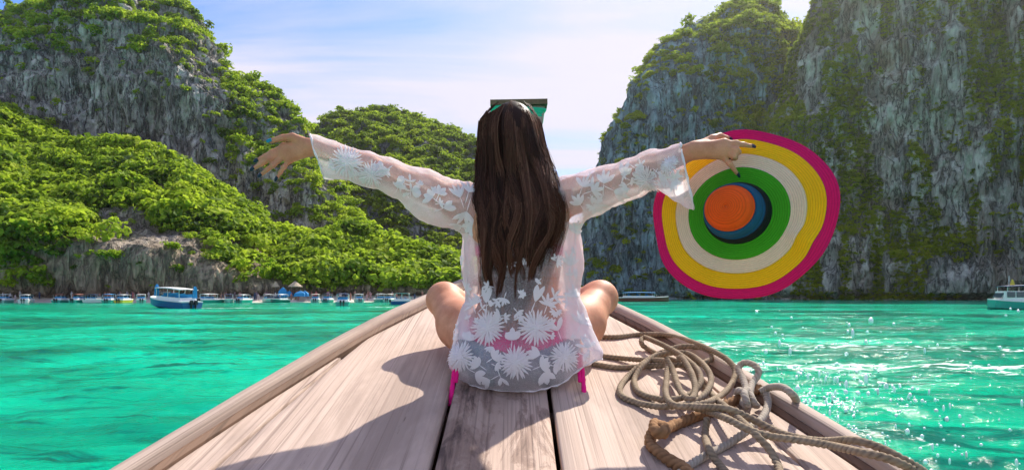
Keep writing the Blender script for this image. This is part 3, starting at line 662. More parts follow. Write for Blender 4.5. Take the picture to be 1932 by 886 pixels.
bf.cone(A3(-.018, 2.300, .423), A3(.018, 2.300, .423), .008, .008, .012)
bf.ell(A3(0, 2.292, .395), (.02, .018, .016), .02)
for s in (-1, 1):
    bf.ell(A3(s*.030, 2.302, .497), (.016, .012, .011), .012, sub=True)
    bf.ell(A3(s*.073, 2.205, .475), (.010, .022, .032), .01)
# arms
for sh, el, wr, hand, sd in ((SHL, ELL_, WRL, LH, -1), (SHR, ELR, WRR, RH, 1)):
    bf.chain([(sh, .050), (sh*.5+el*.5, .040), (el, .033)], .03)
    bf.chain([(el, .033), (el*.7+wr*.3, .0345), (wr, .0235)], .02)
    bf.cone(A3(tcx+sd*.06, 2.185, .30), sh, .045, .05, .04)
    kn = [hand[n][0] for n in ('index', 'middle', 'ring', 'pinky')]
    for i, q in enumerate(kn):
        bf.cone(wr+(q-wr)*.12, q, .0175, .0128-.0008*i, .012)
    bf.cone(wr*.85+hand['thumb'][0]*.15, hand['thumb'][1], .018, .0115, .012)
    for n, r0, r1 in (('index', .0092, .0062), ('middle', .0094, .0064), ('ring', .0090, .0060), ('pinky', .0080, .0052)): finger(bf, hand[n], r0, r1)
    finger(bf, hand['thumb'][1:], .0112, .0078)
    for i, n in enumerate(('index', 'middle', 'ring', 'pinky')):      # knuckles and tendons on the back of the hand
        bf.ell(hand[n][0]+np.array((0, -.004, .001)), (.0105, .010, .0095), .006); bf.ell(hand[n][1]+np.array((0, -.0012, 0)), (.0092-.0006*i,)*3, .004)
        bf.cone(wr+np.array((0, -.014, .004-.004*i)), hand[n][0]+np.array((0, -.0085, 0)), .0035, .0038, .005)
# legs: crossed in front, knees raised to the sides
KNL, KNR = P(838, 566, 2.55), P(1132, 563, 2.55)
for s, hip, kn, an in ((-1, A3(tcx-.095, 2.22, -.165), KNL, A3(.075, 2.78, -.098)), (1, A3(tcx+.10, 2.22, -.165), KNR, A3(-.06, 2.88, -.07))):
    bf.chain([(hip, .098), (hip*.5+kn*.5+np.array((s*.012, 0, -.012)), .080), (kn, .058)], .045)
    bf.ell(kn+np.array((0, .008, .006)), (.060, .058, .058), .03)
    bf.chain([(kn, .054), (kn*.62+an*.38+np.array((0, -.015, -.012)), .054), (an, .034)], .03)
    toe = an+np.array((-s*.15, .03, -.012)); bf.chain([(an+np.array((s*.03, 0, -.006)), .032), (an*.5+toe*.5, .032), (toe, .022)], .02)
    for k in range(5): bf.cone(toe+np.array((0, -.02+.011*k, 0)), toe+np.array((-s*(.030-.004*k), -.024+.013*k, -.006)), .0105-.0008*k, .0085-.0006*k, .006)
BV, BQ = bf.mesh(); BV = laplace(BV, BQ, 1, .4); BN = vnormals(BV, BQ); del bf
def skin(t):
    n = noise(t, objc(t), 22, 6, .65); n2 = noise(t, objc(t), 240, 3)
    c = mixc(t, maprange(t, n, .3, .7), (.54, .225, .125), (.70, .34, .21))
    c = mixc(t, maprange(t, n2, .35, .65, 0, .2), c, (.36, .13, .07))
    return princ(t, c, .58, n2, .12, .001, .25, Subsurface_Weight=.12, Subsurface_Radius=(.02, .008, .004), Subsurface_Scale=.3)
M['skin'] = mat('tanned_skin', skin)
person = tag(empty('person', A3(tcx, 2.2, -.27)), 'person with long dark hair in white lace top sitting on the bow, arms spread', 'person')
OFF = np.array(person.location)
def pm(name, V, Q, m, parent=None, smooth=True): return mesh_np(name, np.asarray(V)-OFF, Q, m, parent or person, smooth)
body = pm('body', BV, BQ, M['skin'])
# finger nails
def nail_m(n, c): return mat(n, lambda t: princ(t, c, .3, spec=.3))
M['nail_blue'] = nail_m('dark_blue_polish', (.010, .022, .05)); M['nail_teal'] = nail_m('teal_polish', (.0, .22, .33))
for hand in (LH, RH):
    for k, pts in hand.items():
        d = pts[-1]-pts[-2]; d /= np.linalg.norm(d); out = np.array((0, -1.0, .25)) if k != 'thumb' else np.array((-.1, -.9, .5)); out -= d*(out@d); out /= np.linalg.norm(out); w = np.cross(d, out)
        r = .0062 if k != 'pinky' else .0052; r *= 1.2 if k == 'thumb' else 1
        V = []; nu, nv = 7, 5
        for i in range(nu):
            for j in range(nv):
                u = i/(nu-1); v = j/(nv-1)*2-1; wd = r*(1-.35*max(0, u-.65)/.35)
                V.append(pts[-1]+d*(-.004+.016*u)+w*v*wd+out*(r*1.12-.45*r*v*v-.002*u))
        pm('fingernail', V, grid_faces(nu, nv), M['nail_teal' if k == 'thumb' and hand is LH else 'nail_blue'])
# face details
M['eye'] = mat('eye_white', lambda t: princ(t, (.75, .73, .70), .2)); M['lip'] = mat('lip', lambda t: princ(t, (.5, .12, .11), .4)); 
for s in (-1, 1):
    b = MB(); rings = [[tuple(A3(s*.030, 2.291, .497)+np.array((math.sin(a)*math.cos(q)*.012, math.cos(a)*.012, math.sin(a)*math.sin(q)*.012))) for q in np.linspace(0, 6.283, 12, endpoint=False)] for a in np.linspace(.05, 3.0, 8)]
    b.loft(rings); pm('eye', b.v, b.f, M['eye'])
b = MB().tube([A3(-.02, 2.306, .423), A3(-.008, 2.309, .427), A3(.008, 2.309, .427), A3(.02, 2.306, .423)], [.002, .005, .005, .002], 8); pm('lips', b.v, b.f, M['lip'])
# bikini: strips lifted off the body surface
def strip(name, keep_v, m, off, parent=None):
    kf = keep_v[BQ].all(1); V, Q, u = submesh(BV, BQ, kf); return pm(name, V+BN[u]*off, Q, m, parent)
M['pink'] = cloth('magenta_knit', (.85, .015, .24), .8, 60); M['greyblue'] = cloth('grey_blue_lower', (.22, .29, .38), .8, 50)
zr = BV[:, 2]-H; trunk = (np.abs(BV[:, 0]-tcx) < .19) & (BV[:, 1] < 2.5)
strip('bikini_top', trunk & (np.abs(zr-.135-.02*np.abs(BV[:, 0]-tcx)) < np.where(BV[:, 1] > 2.22, .05, .016)) & (np.abs(BV[:, 0]-tcx) < .16), M['pink'], .003)
bc = zr+.30*(np.abs(BV[:, 0]-tcx)-.1)*-1
bb = strip('bikini_bottom', trunk & (zr < -.172+.55*np.clip(np.abs(BV[:, 0]-tcx)-.05, 0, .2)) & (BV[:, 1] < 2.33) & (np.abs(BV[:, 0]-tcx) < .19), M['greyblue'], .003)  # grey-blue strip below the pink waistband
strip('waistband', trunk & (np.abs(zr+.148-.38*np.clip(np.abs(BV[:, 0]-tcx)-.03, 0, .2)) < .034) & (BV[:, 1] < 2.24) & (np.abs(BV[:, 0]-tcx) < .165), M['pink'], .0055, bb)
for px0, pts in ((0, [(858, 672, 2.08), (857, 700, 2.065), (854, 725, 2.06), (849, 765, 2.03)]), (1, [(1098, 665, 2.09), (1098, 690, 2.075), (1101, 725, 2.06), (1104, 768, 2.02)])):
    b = MB(); q = spline([P(*k) for k in pts], 8)
    b.tube(q, [.0085-.002*abs(math.sin(i*.9)) for i in range(len(q))], 8); q2 = q[:len(q)*2//3]+np.array((-.010 if px0 else .009, -.002, 0)); b.tube(q2, .006, 8)
    pm('tie_string', b.v, b.f, M['pink'], bb)
# ------------------------------------------------------------------ sheer lace top
kf = Field((-.72, 1.72, H-.36), (.62, 2.42, H+.56), .0062)
kc = .032
kf.ell(A3(kc, 2.19, .12), (.196, .125, .19), .07)
kf.ell(A3(kc+.002, 2.18, .0), (.168, .118, .15), .07)
kf.ell(A3(kc+.004, 2.165, -.12), (.198, .13, .15), .07)
kf.ell(A3(kc+.008, 2.15, -.215), (.212, .142, .12), .06)
kf.cone(A3(kc-.12, 2.18, .258), A3(kc+.12, 2.18, .265), .070, .070, .06)
kf.cone(A3(kc+.14, 2.13, -.07), P(1112, 668, 2.09), .045, .040, .06)
kf.cone(A3(kc-.14, 2.14, -.08), P(872, 680, 2.09), .040, .036, .06)
L3 = lambda px, py, Y, r: (P(px, py, Y), r)
kf.chain([L3(886, 392, 2.175, .078), L3(835, 376, 2.15, .055), L3(790, 357, 2.12, .044), L3(740, 336, 2.08, .037), L3(690, 322, 2.055, .034), L3(640, 307, 2.03, .040), L3(606, 300, 2.02, .046), L3(560, 290, 2.01, .050)], .03, ((0, 1, 0), .8))
kf.chain([L3(838, 395, 2.14, .05), L3(815, 385, 2.13, .045), L3(770, 352, 2.10, .034)], .05)
kf.chain([L3(1072, 380, 2.175, .078), L3(1120, 364, 2.11, .060), L3(1160, 352, 2.05, .050), L3(1195, 340, 2.0, .044), L3(1235, 322, 1.95, .040), L3(1265, 322, 1.90, .046), L3(1296, 326, 1.86, .056), L3(1340, 328, 1.82, .062)], .03, ((0, 1, 0), .75))
kf.chain([L3(1262, 340, 1.90, .02), L3(1300, 358, 1.86, .026), L3(1340, 374, 1.82, .03)], .05)
for sh, el, wr in ((SHL, ELL_, WRL), (SHR, ELR, WRR)):
    kf.chain([(sh, .058), (sh*.5+el*.5, .048), (el, .0385), (el*.7+wr*.3, .038), (wr, .0265), (wr+(wr-el)*.2, .0265)], .03)
KV, KQ = kf.mesh(); del kf
KV = laplace(KV, KQ, 2, .5); KN = vnormals(KV, KQ)
# folds: drawn out along the sleeves, hanging on the trunk
q = KV-np.array((0, 0, H)); fold = (fbm(q*np.array([30, 12, 9.0]), 3, 71)-.5)*.012+(fbm(q*np.array([55, 30, 14.0]), 3, 75, ridge=True)-.55)*.008
sl = sm(np.abs(q[:, 0]-.03), .2, .28); fs = (fbm((q@np.array([[.9, 0, .35], [0, 1, 0], [-.35, 0, .9]]))*np.array([34, 20, 42.0]), 3, 79, ridge=True)-.55)*.012+(fbm(q*np.array([16, 10, 24.0]), 2, 83)-.5)*.018
KV = KV+KN*(fold*(1-sl)+fs*sl*.7)[:, None]
KV = laplace(KV, KQ, 1, .4)
pxK = CX+KV[:, 0]*F/KV[:, 1]; pyK = CY-(KV[:, 2]-H)*F/KV[:, 1]; rel = KV[:, 2]-H
cen = KV[KQ].mean(1); cpx = pxK[KQ].mean(1); cpy = pyK[KQ].mean(1)
hem = interp(cpx, [(840, 690), (852, 703), (880, 722), (920, 734), (960, 739), (1010, 736), (1060, 722), (1095, 694), (1126, 677), (1140, 672)])
scal = 2.2*np.abs(np.sin(cpx/6.5))
keep = (cpy < hem+scal) | (cpx < 780) | (cpx > 1180)
keep &= ~((cpx < interp(cpy, [(250, 584), (262, 588), (280, 590), (300, 600), (335, 612), (350, 616)])))
keep &= ~((cpx > interp(cpy, [(260, 1282), (280, 1285), (330, 1295), (378, 1306), (420, 1312)])))
keep &= ~((np.hypot(cen[:, 0]-.012, cen[:, 1]-2.20) < .082) & (cen[:, 2] > H+.285))
keep &= ~((cen[:, 1] > 2.235+.25*(cen[:, 2]-H+.2).clip(-.1, 1)) & (np.abs(cen[:, 0]-kc) < .24) & (cen[:, 2] < H+.05))
keep &= ~((cen[:, 1] > 2.24) & (np.abs(cen[:, 0]-kc) < .07))
KV2, KQ2, ku = submesh(KV, KQ, keep)
kb = np.maximum(deckz(KV2[:, 1])+.006, KV2[:, 2]); KV2[:, 2] = np.where(KV2[:, 2] < H, kb, KV2[:, 2])
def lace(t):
    p = objc(t); d = node(t, 'ShaderNodeAttribute', {'attribute_name': 'lace_opacity'}).outputs['Fac']
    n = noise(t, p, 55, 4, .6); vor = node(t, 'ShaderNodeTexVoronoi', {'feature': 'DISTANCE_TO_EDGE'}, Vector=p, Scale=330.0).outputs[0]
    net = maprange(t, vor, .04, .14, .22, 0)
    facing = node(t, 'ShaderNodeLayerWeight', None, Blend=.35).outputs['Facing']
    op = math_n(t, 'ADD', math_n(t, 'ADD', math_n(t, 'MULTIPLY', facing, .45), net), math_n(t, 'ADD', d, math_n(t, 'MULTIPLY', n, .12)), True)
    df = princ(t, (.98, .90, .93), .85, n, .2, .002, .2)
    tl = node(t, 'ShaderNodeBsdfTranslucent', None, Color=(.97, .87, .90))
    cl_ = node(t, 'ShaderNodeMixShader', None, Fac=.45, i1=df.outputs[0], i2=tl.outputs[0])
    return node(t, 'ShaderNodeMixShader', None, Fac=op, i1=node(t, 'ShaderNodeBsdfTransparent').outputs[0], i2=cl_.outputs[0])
M['lace'] = mat('sheer_lace', lace)
M['thread'] = mat('white_embroidery', lambda t: node(t, 'ShaderNodeMixShader', None, Fac=.3, i1=princ(t, (.96, .91, .93), .85, noise(t, objc(t), 350, 3), .4, .002, .2).outputs[0], i2=node(t, 'ShaderNodeBsdfTranslucent', None, Color=(.88, .85, .9)).outputs[0]))
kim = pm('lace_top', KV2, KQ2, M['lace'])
kx, ky = pxK[ku], pyK[ku]
side = .72*np.maximum(sm(kx, 1050, 1080)*(ky > 420), sm(kx, 900, 872)*(ky > 440))*(ky < 640)*(kx > 800)*(kx < 1180)  # whiter side panels: backlight glow put into the cloth's opacity
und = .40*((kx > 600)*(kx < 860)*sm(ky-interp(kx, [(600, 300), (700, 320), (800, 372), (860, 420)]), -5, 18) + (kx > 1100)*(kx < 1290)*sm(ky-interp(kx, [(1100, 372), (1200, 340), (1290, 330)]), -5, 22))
lace_opacity = .21-.09*((kx > 885)*(kx < 1065)*(ky > 520))+side+und+.10*(kx > 1240)+.25*(fbm(np.stack([kx*.03, ky*.02, kx*0], -1), 3, 91)-.45)+.10*sm(ky, 640, 700)*(kx > 800)*(kx < 1180)
attr(kim, 'lace_opacity', np.clip(lace_opacity, .05, .9))
# hem and cuff cords along the open edges
ed = np.concatenate([KQ2[:, [0, 1]], KQ2[:, [1, 2]], KQ2[:, [2, 3]], KQ2[:, [3, 0]]]); es = np.sort(ed, 1); un, ct = np.unique(es, axis=0, return_counts=True); be = un[ct == 1]
nb = {}
for a, b_ in be: nb.setdefault(int(a), []).append(int(b_)); nb.setdefault(int(b_), []).append(int(a))
seen = set()
for st in list(nb):
    if st in seen: continue
    loop = [st]; seen.add(st); cur = st
    while True:
        nx_ = [k for k in nb[cur] if k not in seen]
        if not nx_: break
        cur = nx_[0]; seen.add(cur); loop.append(cur)
    if len(loop) < 40: continue
    pts = KV2[loop]; ker = np.ones(5)/5
    pts = np.stack([np.convolve(np.pad(pts[:, k], 2, 'edge'), ker, 'valid') for k in range(3)], -1)[::2]
    b = MB().tube(pts, [.0026+.0010*math.sin(i*1.1) for i in range(len(pts))], 6); pm('hem_cord', b.v, b.f, M['thread'], kim)
# embroidery: flowers and sprigs laid on the cloth
bvh = BVHTree.FromPolygons([tuple(v) for v in KV2], [tuple(map(int, f)) for f in KQ2])
def hit(px, py):
    d = Vector(P(px, py, 1.0))-Vector((0, 0, H)); r = bvh.ray_cast(Vector((0, 0, H)), d.normalized()); return r
def on_cloth(c, n, u, w, a, b_, lift):
    q = c+u*a+w*b_; r = bvh.ray_cast(q+n*.03, -n, .08)
    if r[0] is None:
        r = bvh.find_nearest(q)
    nn = r[1] if r[1].dot(n) > 0 else -r[1]
    return r[0]+nn*lift
def petal(V, Fc, c, n, u, w, x0, y0, ang, ln, wd, lift, up_=.002):
    b = len(V); ca, sa = math.cos(ang), math.sin(ang); prof_ = [(0, .30), (.25, .75), (.55, 1.0), (.8, .75), (1, .05)]
    for s_, k in prof_:
        for v in (-1, 0, 1):
            a = x0+ca*ln*s_-sa*wd*k*v; e = y0+sa*ln*s_+ca*wd*k*v
            V.append(tuple(on_cloth(c, n, u, w, a, e, lift+up_*s_*(1 if v == 0 else .4))))
    Fc += [(b+i*3+j, b+i*3+j+1, b+i*3+j+4, b+i*3+j+3) for i in range(4) for j in range(2)]
def frame(px, py):
    r = hit(px, py)
    if r[0] is None: return None
    n = r[1] if r[1].dot(-(r[0]-Vector((0, 0, H)))) > 0 else -r[1]
    n = (n+(Vector((0, 0, H))-r[0]).normalized()*.6).normalized()
    u = Vector((1, 0, 0)); u = (u-n*u.dot(n)).normalized(); return r[0], n, u, n.cross(u)
g = random.Random(5)
def flower(px, py, rad, sq=1.0):
    fr = frame(px, py)
    if fr is None: return
    V, Fc = [], []; s = rad*fr[0].y/F
    for ring_, (n_, r0, r1, lf) in enumerate(((26, .35, 1.05, .002), (20, .22, .80, .004), (13, .08, .55, .006), (7, .0, .3, .008))):
        for k in range(n_):
            a = 2*math.pi*(k+.5*(ring_ % 2))/n_+g.uniform(-.06, .06); L_ = (r1-r0)*s*g.uniform(.88, 1.1)
            petal(V, Fc, *fr, math.cos(a)*r0*s*sq, math.sin(a)*r0*s, a, L_, s*.068, lf, .004)
    pm('embroidered_flower', [Vector(v) for v in V], Fc, M['thread'], kim, False)
def sprig(px, py, ang, n_=5, ln=20, spread=.9, wd=4.5):
    fr = frame(px, py)
    if fr is None: return
    V, Fc = [], []; k_ = fr[0].y/F
    for k in range(n_):
        a = ang+(k-(n_-1)/2)*spread*2/max(n_-1, 1)+g.uniform(-.1, .1); petal(V, Fc, *fr, 0, 0, a, ln*k_*g.uniform(.8, 1.15), wd*k_*g.uniform(.8, 1.2), .002)
    petal(V, Fc, *fr, 0, 0, ang+math.pi, ln*.9*k_, 1.1*k_, .0015)
    pm('embroidered_leaf', V, Fc, M['thread'], kim, False)
for a in ((920, 618, 33), (1011, 618, 33), (973, 683, 31), (868, 672, 28), (1064, 672, 28), (655, 306, 30), (700, 330, 24), (1222, 340, 27), (1262, 312, 20)): flower(*a)
for a in ((966, 640, 1.5, 3, 22, .8, 7), (1052, 622, 1.9, 2, 24, .7, 7), (880, 640, 1.2, 3, 16, .8, 6), (905, 688, 2.6, 5, 20), (898, 703, -.5, 3, 22, .7, 6), (930, 675, .6, 4, 18), (925, 716, -2.6, 3, 26, .5, 5), (945, 712, -1.2, 2, 20, .5, 4),
          (1020, 690, .4, 5, 20), (1028, 702, -1.3, 3, 24, .7, 6), (1018, 668, 2.9, 3, 24, .5, 6), (1045, 690, -.3, 3, 16), (893, 575, 2.0, 6, 22, 1.5, 3), (918, 570, 1.6, 2, 34, .25, 6), (1032, 575, 1.2, 6, 22, 1.5, 3), (1010, 568, 1.2, 2, 34, .25, 6), (1045, 560, .5, 4, 22, 1.2, 3),
          (815, 372, 2.5, 4, 20, 1.2, 5), (828, 366, 1.2, 4, 20, 1.2, 4.5), (838, 392, .3, 2, 24, .4, 6), (868, 372, 1.9, 4, 26, .7, 3.5), (884, 362, 1.3, 4, 28, .8, 3.5), (880, 400, -1.9, 4, 30, .9, 4), (895, 420, -2.4, 3, 30, .6, 4), (870, 425, 3.6, 3, 26, .6, 4), (760, 345, 2.8, 2, 18, .6, 7), (778, 362, .2, 2, 18, .5, 7), (720, 322, 2.6, 3, 22, .8, 5),
          (1100, 352, 1.0, 5, 26, 1.1, 3.5), (1118, 360, .4, 5, 26, 1.2, 4), (1140, 345, 1.4, 4, 28, 1.0, 5), (1125, 385, -1.0, 4, 26, .9, 4.5), (1095, 385, 2.2, 4, 26, .9, 4), (1160, 360, -.3, 3, 30, .6, 6), (1178, 330, 1.2, 3, 26, .7, 6), (1200, 318, -.5, 3, 22, .7, 5), (1245, 330, -.6, 3, 26, .5, 6), (1270, 340, -1, 3, 24, .6, 5),
          (872, 500, 1.6, 5, 26, 1.0, 4), (880, 545, 1.2, 5, 24, 1.2, 4), (1075, 500, 1.5, 5, 28, 1.0, 4), (1085, 560, 1.8, 5, 26, 1.2, 4), (1095, 610, 1.2, 5, 26, 1.2, 4), (1108, 655, 1.8, 4, 22, 1.2, 4), (862, 600, 1.6, 5, 24, 1.2, 4), (1085, 440, 1.4, 5, 28, 1.1, 4), (868, 455, 1.4, 4, 24, 1.1, 4), (858, 640, 1.6, 4, 20, 1.2, 4)): sprig(*a)

for _ in range(95):                                   # small scattered sprigs between the big motifs
    zone = g.random()
    if zone < .55: a = (g.uniform(858, 1112), g.uniform(430, 720))
    elif zone < .78: x_ = g.uniform(620, 850); a = (x_, float(interp(x_, [(620, 302), (700, 325), (780, 352), (850, 385)]))+g.uniform(-16, 20))
    else: x_ = g.uniform(1100, 1285); a = (x_, float(interp(x_, [(1100, 370), (1200, 335), (1285, 325)]))+g.uniform(-22, 26))
    sprig(*a, g.uniform(0, 6.28), g.choice((3, 4, 5)), g.uniform(8, 15), 1.2, 2.4)

# ------------------------------------------------------------------ hair
def hair_m(t):
    h_ = node(t, 'ShaderNodeAttribute', {'attribute_name': 'strand'}).outputs['Fac']; dn = node(t, 'ShaderNodeAttribute', {'attribute_name': 'along'}).outputs['Fac']
    c = ramp(t, h_, (.0, (.020, .009, .007)), (.4, (.062, .028, .020)), (.78, (.155, .070, .046)), (1.0, (.30, .145, .095)))
    c = mixc(t, maprange(t, dn, .35, 1, 0, .65), c, mixc(t, h_, (.045, .018, .012), (.24, .095, .05)))
    d = princ(t, c, .5, spec=.16); tr = node(t, 'ShaderNodeBsdfTranslucent', None, Color=mixc(t, .5, c, (.20, .05, .02)))
    return node(t, 'ShaderNodeMixShader', None, Fac=.22, i1=d.outputs[0], i2=tr.outputs[0])
M['hair'] = mat('dark_brown_hair', hair_m)
EL_ = [(188, 938), (196, 924), (210, 911), (228, 905), (250, 903), (300, 902), (350, 904), (400, 907), (440, 909), (480, 911), (520, 914), (560, 922), (600, 936), (650, 950)]
ER_ = [(188, 992), (196, 1006), (210, 1012), (228, 1019), (250, 1023), (275, 1028), (300, 1035), (330, 1045), (360, 1055), (400, 1063), (430, 1060), (460, 1050), (490, 1042), (520, 1034), (560, 1022), (600, 1005), (650, 990)]
YB = [(186, 2.19), (196, 2.145), (215, 2.112), (250, 2.092), (290, 2.094), (320, 2.098), (350, 2.085), (380, 2.068), (420, 2.058), (470, 2.055), (520, 2.062), (570, 2.062), (620, 2.05)]
GR = np.random.default_rng(12); NS = 4300; nk = 20; SV, SF, SA, SB = [], [], [], []; vb = 0
ncl = 44; cs = np.where(GR.random(ncl) < .75, GR.uniform(-1, .72, ncl), GR.uniform(-1, 1, ncl)); cph = GR.uniform(0, 6.28, (ncl, 3)); clen = GR.uniform(0, 1, ncl); ctone = GR.random(ncl); clay = GR.random(ncl)
for i in range(NS):
    k = GR.integers(ncl); s0 = np.clip(cs[k]+GR.normal(0, .06), -1.03, 1.03); lay = .7*clay[k]+.3*GR.random()
    yend = interp(s0, [(-1, 590), (-.8, 636), (-.4, 650), (0, 652), (.25, 640), (.45, 622), (.65, 590), (.8, 530), (.92, 480), (1.05, 455)])-150*clen[k]**1.7-GR.uniform(-12, 40)
    y0 = 188+32*s0*s0+GR.uniform(0, 12)+lay*4
    yy = y0+(yend-y0)*np.linspace(0, 1, nk)**.9
    u = (yy-y0)/(yend-y0); el, er = interp(yy, EL_), interp(yy, ER_)
    pull = .15*np.sin(cph[k, 0]+u*6.5)*sm(u, .15, .6)+.06*np.sin(cph[k, 2]+u*17)*sm(u, .3, .8)+(.03+.06*u)*np.sin(cph[k, 1]+u*(9+5*clen[k]))*sm(u, .12, .5)*1.35
    s = s0*(1-.0*u)+pull+(cs[k]-s0)*.90*sm(u, .25, .85)
    if GR.random() < .07: s = s+GR.normal(0, .16)*u**1.5+.05*np.sin(u*GR.uniform(8, 18)+GR.uniform(0, 6))*u
    if i < 170:               # loose wisps beside the mass
        sg_ = GR.choice((-1, 1)); s = sg_*(.93+GR.uniform(0, .10))+sg_*GR.uniform(-.05, .16)*u**1.3+.06*np.sin(u*GR.uniform(6, 16)+GR.uniform(0, 6))*sm(u, .1, .4)
    x = (el+er)/2+(er-el)/2*np.clip(s, -1.3, 1.3)+GR.normal(0, .6)
    x = x-(1-np.clip((yy-188)/40, 0, 1))*(x-968)*.25
    rnd = np.sqrt(np.clip(1-s*s, .0, 1)); dep = interp(yy, [(188, .05), (250, .105), (300, .10), (350, .05), (420, .03), (600, .025)])
    Y = interp(yy, YB)+dep*(1-rnd)+lay*.022-.012+.006*np.sin(cph[k, 2]+u*9)
    pts = np.stack([(x-CX)*Y/F, Y, H+(CY-yy)*Y/F], -1)
    T = np.gradient(pts, axis=0); T /= np.linalg.norm(T, axis=1)[:, None]; U = np.cross(T, (0, 1, 0)); U /= np.linalg.norm(U, axis=1)[:, None]; Wn = np.cross(T, U)
    r = (GR.uniform(.0006, .0013) if i >= 170 else .0006)*np.interp(np.linspace(0, 1, nk), [0, .1, .6, 1], [.8, 1, 1, .12])
    ring_ = np.stack([pts+U*r[:, None], pts-.5*U*r[:, None]-.87*Wn*r[:, None], pts-.5*U*r[:, None]+.87*Wn*r[:, None]], 1)
    SV.append(ring_.reshape(-1, 3)); SF.append(grid_faces(nk, 3, True)+vb); vb += nk*3
    SA.append(np.full(nk*3, np.clip(.62*ctone[k]+.42*GR.random()-.03, 0, 1))); SB.append(np.repeat(u*sm(yy, 260, 520)+.5*sm(s, .6, 1)*sm(yy, 290, 340), 3))  # right edge raised too: sunlit red put into the strand colour
SV = np.concatenate(SV)
# scalp cap under the strands
cap = Field((-.15, 2.03, H+.22), (.17, 2.36, H+.66), .006)
cap.ell(A3(.002, 2.188, .505), (.082, .094, .112), .03); cap.ell(A3(.004, 2.17, .40), (.076, .062, .12), .05); cap.ell(A3(.02, 2.135, .30), (.07, .03, .09), .05)
CV, CQ = cap.mesh(); cc = CV[CQ].mean(1); CV, CQ, _ = submesh(CV, CQ, ~((cc[:, 1] > 2.235) & (cc[:, 2] < H+.55)))
hv = np.concatenate([SV, CV]); hq = np.concatenate([np.concatenate(SF), CQ+len(SV)])
hair = pm('hair', hv, hq, M['hair']); attr(hair, 'strand', np.concatenate(SA+[np.full(len(CV), .15)])); attr(hair, 'along', np.concatenate(SB+[np.zeros(len(CV))]))

# ------------------------------------------------------------------ striped sun hat held out in the hand
def straw(name, c, ring_sc=55.0):
    def f(t):
        r = node(t, 'ShaderNodeAttribute', {'attribute_name': 'braid'}).outputs['Fac']
        w = math_n(t, 'SINE', math_n(t, 'MULTIPLY', r, 6.2832*ring_sc*.72)); n = noise(t, objc(t), 130, 3, .7); n2 = noise(t, objc(t), 9, 3)
        cc_ = mixc(t, maprange(t, w, -1, -.3, .45, 0), c, tuple(k*.45 for k in c)); cc_ = mixc(t, maprange(t, n, .35, .65, 0, .22), cc_, tuple(k*.6 for k in c)); cc_ = mixc(t, maprange(t, n2, .4, .7, 0, .3), cc_, tuple(k*.7 for k in c))
        return princ(t, cc_, .72, math_n(t, 'ADD', math_n(t, 'MULTIPLY', w, .35), n), .6, .002, .25)
    return mat(name, f)
hc = P(1391, 402, 1.875); view = (Vector((0, 0, H))-Vector(hc)).normalized(); axis = (view+Vector((-.26, 0, .16))).normalized()
e1 = Vector((1, 0, 0)); e1 = (e1-axis*e1.dot(axis)).normalized(); e2 = axis.cross(e1)
hat = tag(empty('sun_hat', tuple(hc)), 'wide sun hat with magenta, yellow, cream, green and orange rings held out in the hand', 'hat')
RB = .25
def hat_pt(r, a, z, th_=0.0):
    rr_ = r; wv = sm(r, .12, .25)
    zb = z+wv*(.010*math.sin(2*a+.7)+.014*math.sin(3*a+2.0)+.008*math.sin(5*a))-.012*wv**2*(.5+.5*math.cos(a-2.2))
    dent = math.exp(-((a-5.80)/.16)**2)*sm(r, .13, .19)*sm(-r, -.25, -.21); rr_ *= 1-.035*dent; zb += .016*dent
    rr_ *= 1+wv*(.016*math.sin(3*a+1.0)+.008*math.sin(5*a+.5)+.005*math.sin(9*a))
    return Vector(hc)+e1*rr_*math.cos(a)+e2*rr_*.93*math.sin(a)+axis*(zb+th_)
def band(name, prof_, m, parent=None, na=140):
    rows = [(r, z, 0.0) for r, z in prof_]; V = []; br = []
    for th_ in (0.0, -.0035):
        for r, z, _ in rows:
            for k in range(na): V.append(hat_pt(r, 2*math.pi*k/na, z, th_)-Vector(hc)); br.append(r/RB+abs(z)*2)
    n = len(rows); g1_ = grid_faces(n, na, True); g2_ = grid_faces(n, na, True)[:, ::-1]+n*na
    ed_ = []
    for rw in (0, n-1):
        for k in range(na): k2 = (k+1) % na; ed_.append((rw*na+k, rw*na+k2, n*na+rw*na+k2, n*na+rw*na+k))
    o = mesh_np(name, [tuple(v) for v in V], np.concatenate([g1_, g2_, np.array(ed_)]), m, parent or hat); attr(o, 'braid', br); return o
brim = lambda r: -.010*sm(r, .09, .25)
def ringp(r0, r1): return [(r, brim(r)) for r in np.linspace(r0, r1, max(4, int((r1-r0)/.006)))]
MC = {'magenta': straw('magenta_straw', (.74, .004, .13)), 'yellow': straw('yellow_straw', (1.0, .53, .003)), 'cream': straw('cream_straw', (.88, .66, .47), 60), 'green': straw('green_straw', (.05, .36, .008)), 'black': straw('black_straw', (.008, .010, .013)), 'blue': straw('blue_straw', (.006, .085, .18)), 'orange': straw('orange_straw', (.92, .10, .004), 70)}
for c_, r0, r1 in (('green', .090, .137), ('cream', .137, .177), ('yellow', .177, .222), ('magenta', .222, .252)): tag(band('brim_ring', ringp(r0, r1), MC[c_]), '%s straw ring of the brim' % c_)
tag(band('crown_ring', [(.0915, .000), (.090, .010), (.086, .024), (.082, .040)], MC['black']), 'black straw ring at the base of the crown')
tag(band('crown_ring', [(.082, .040), (.078, .056), (.073, .074), (.066, .090)], MC['blue']), 'blue straw ring of the crown')
tag(band('crown_ring', [(.066, .088), (.063, .099), (.057, .110), (.047, .120), (.034, .127), (.018, .131), (.001, .132)], MC['orange']), 'orange straw top of the crown')
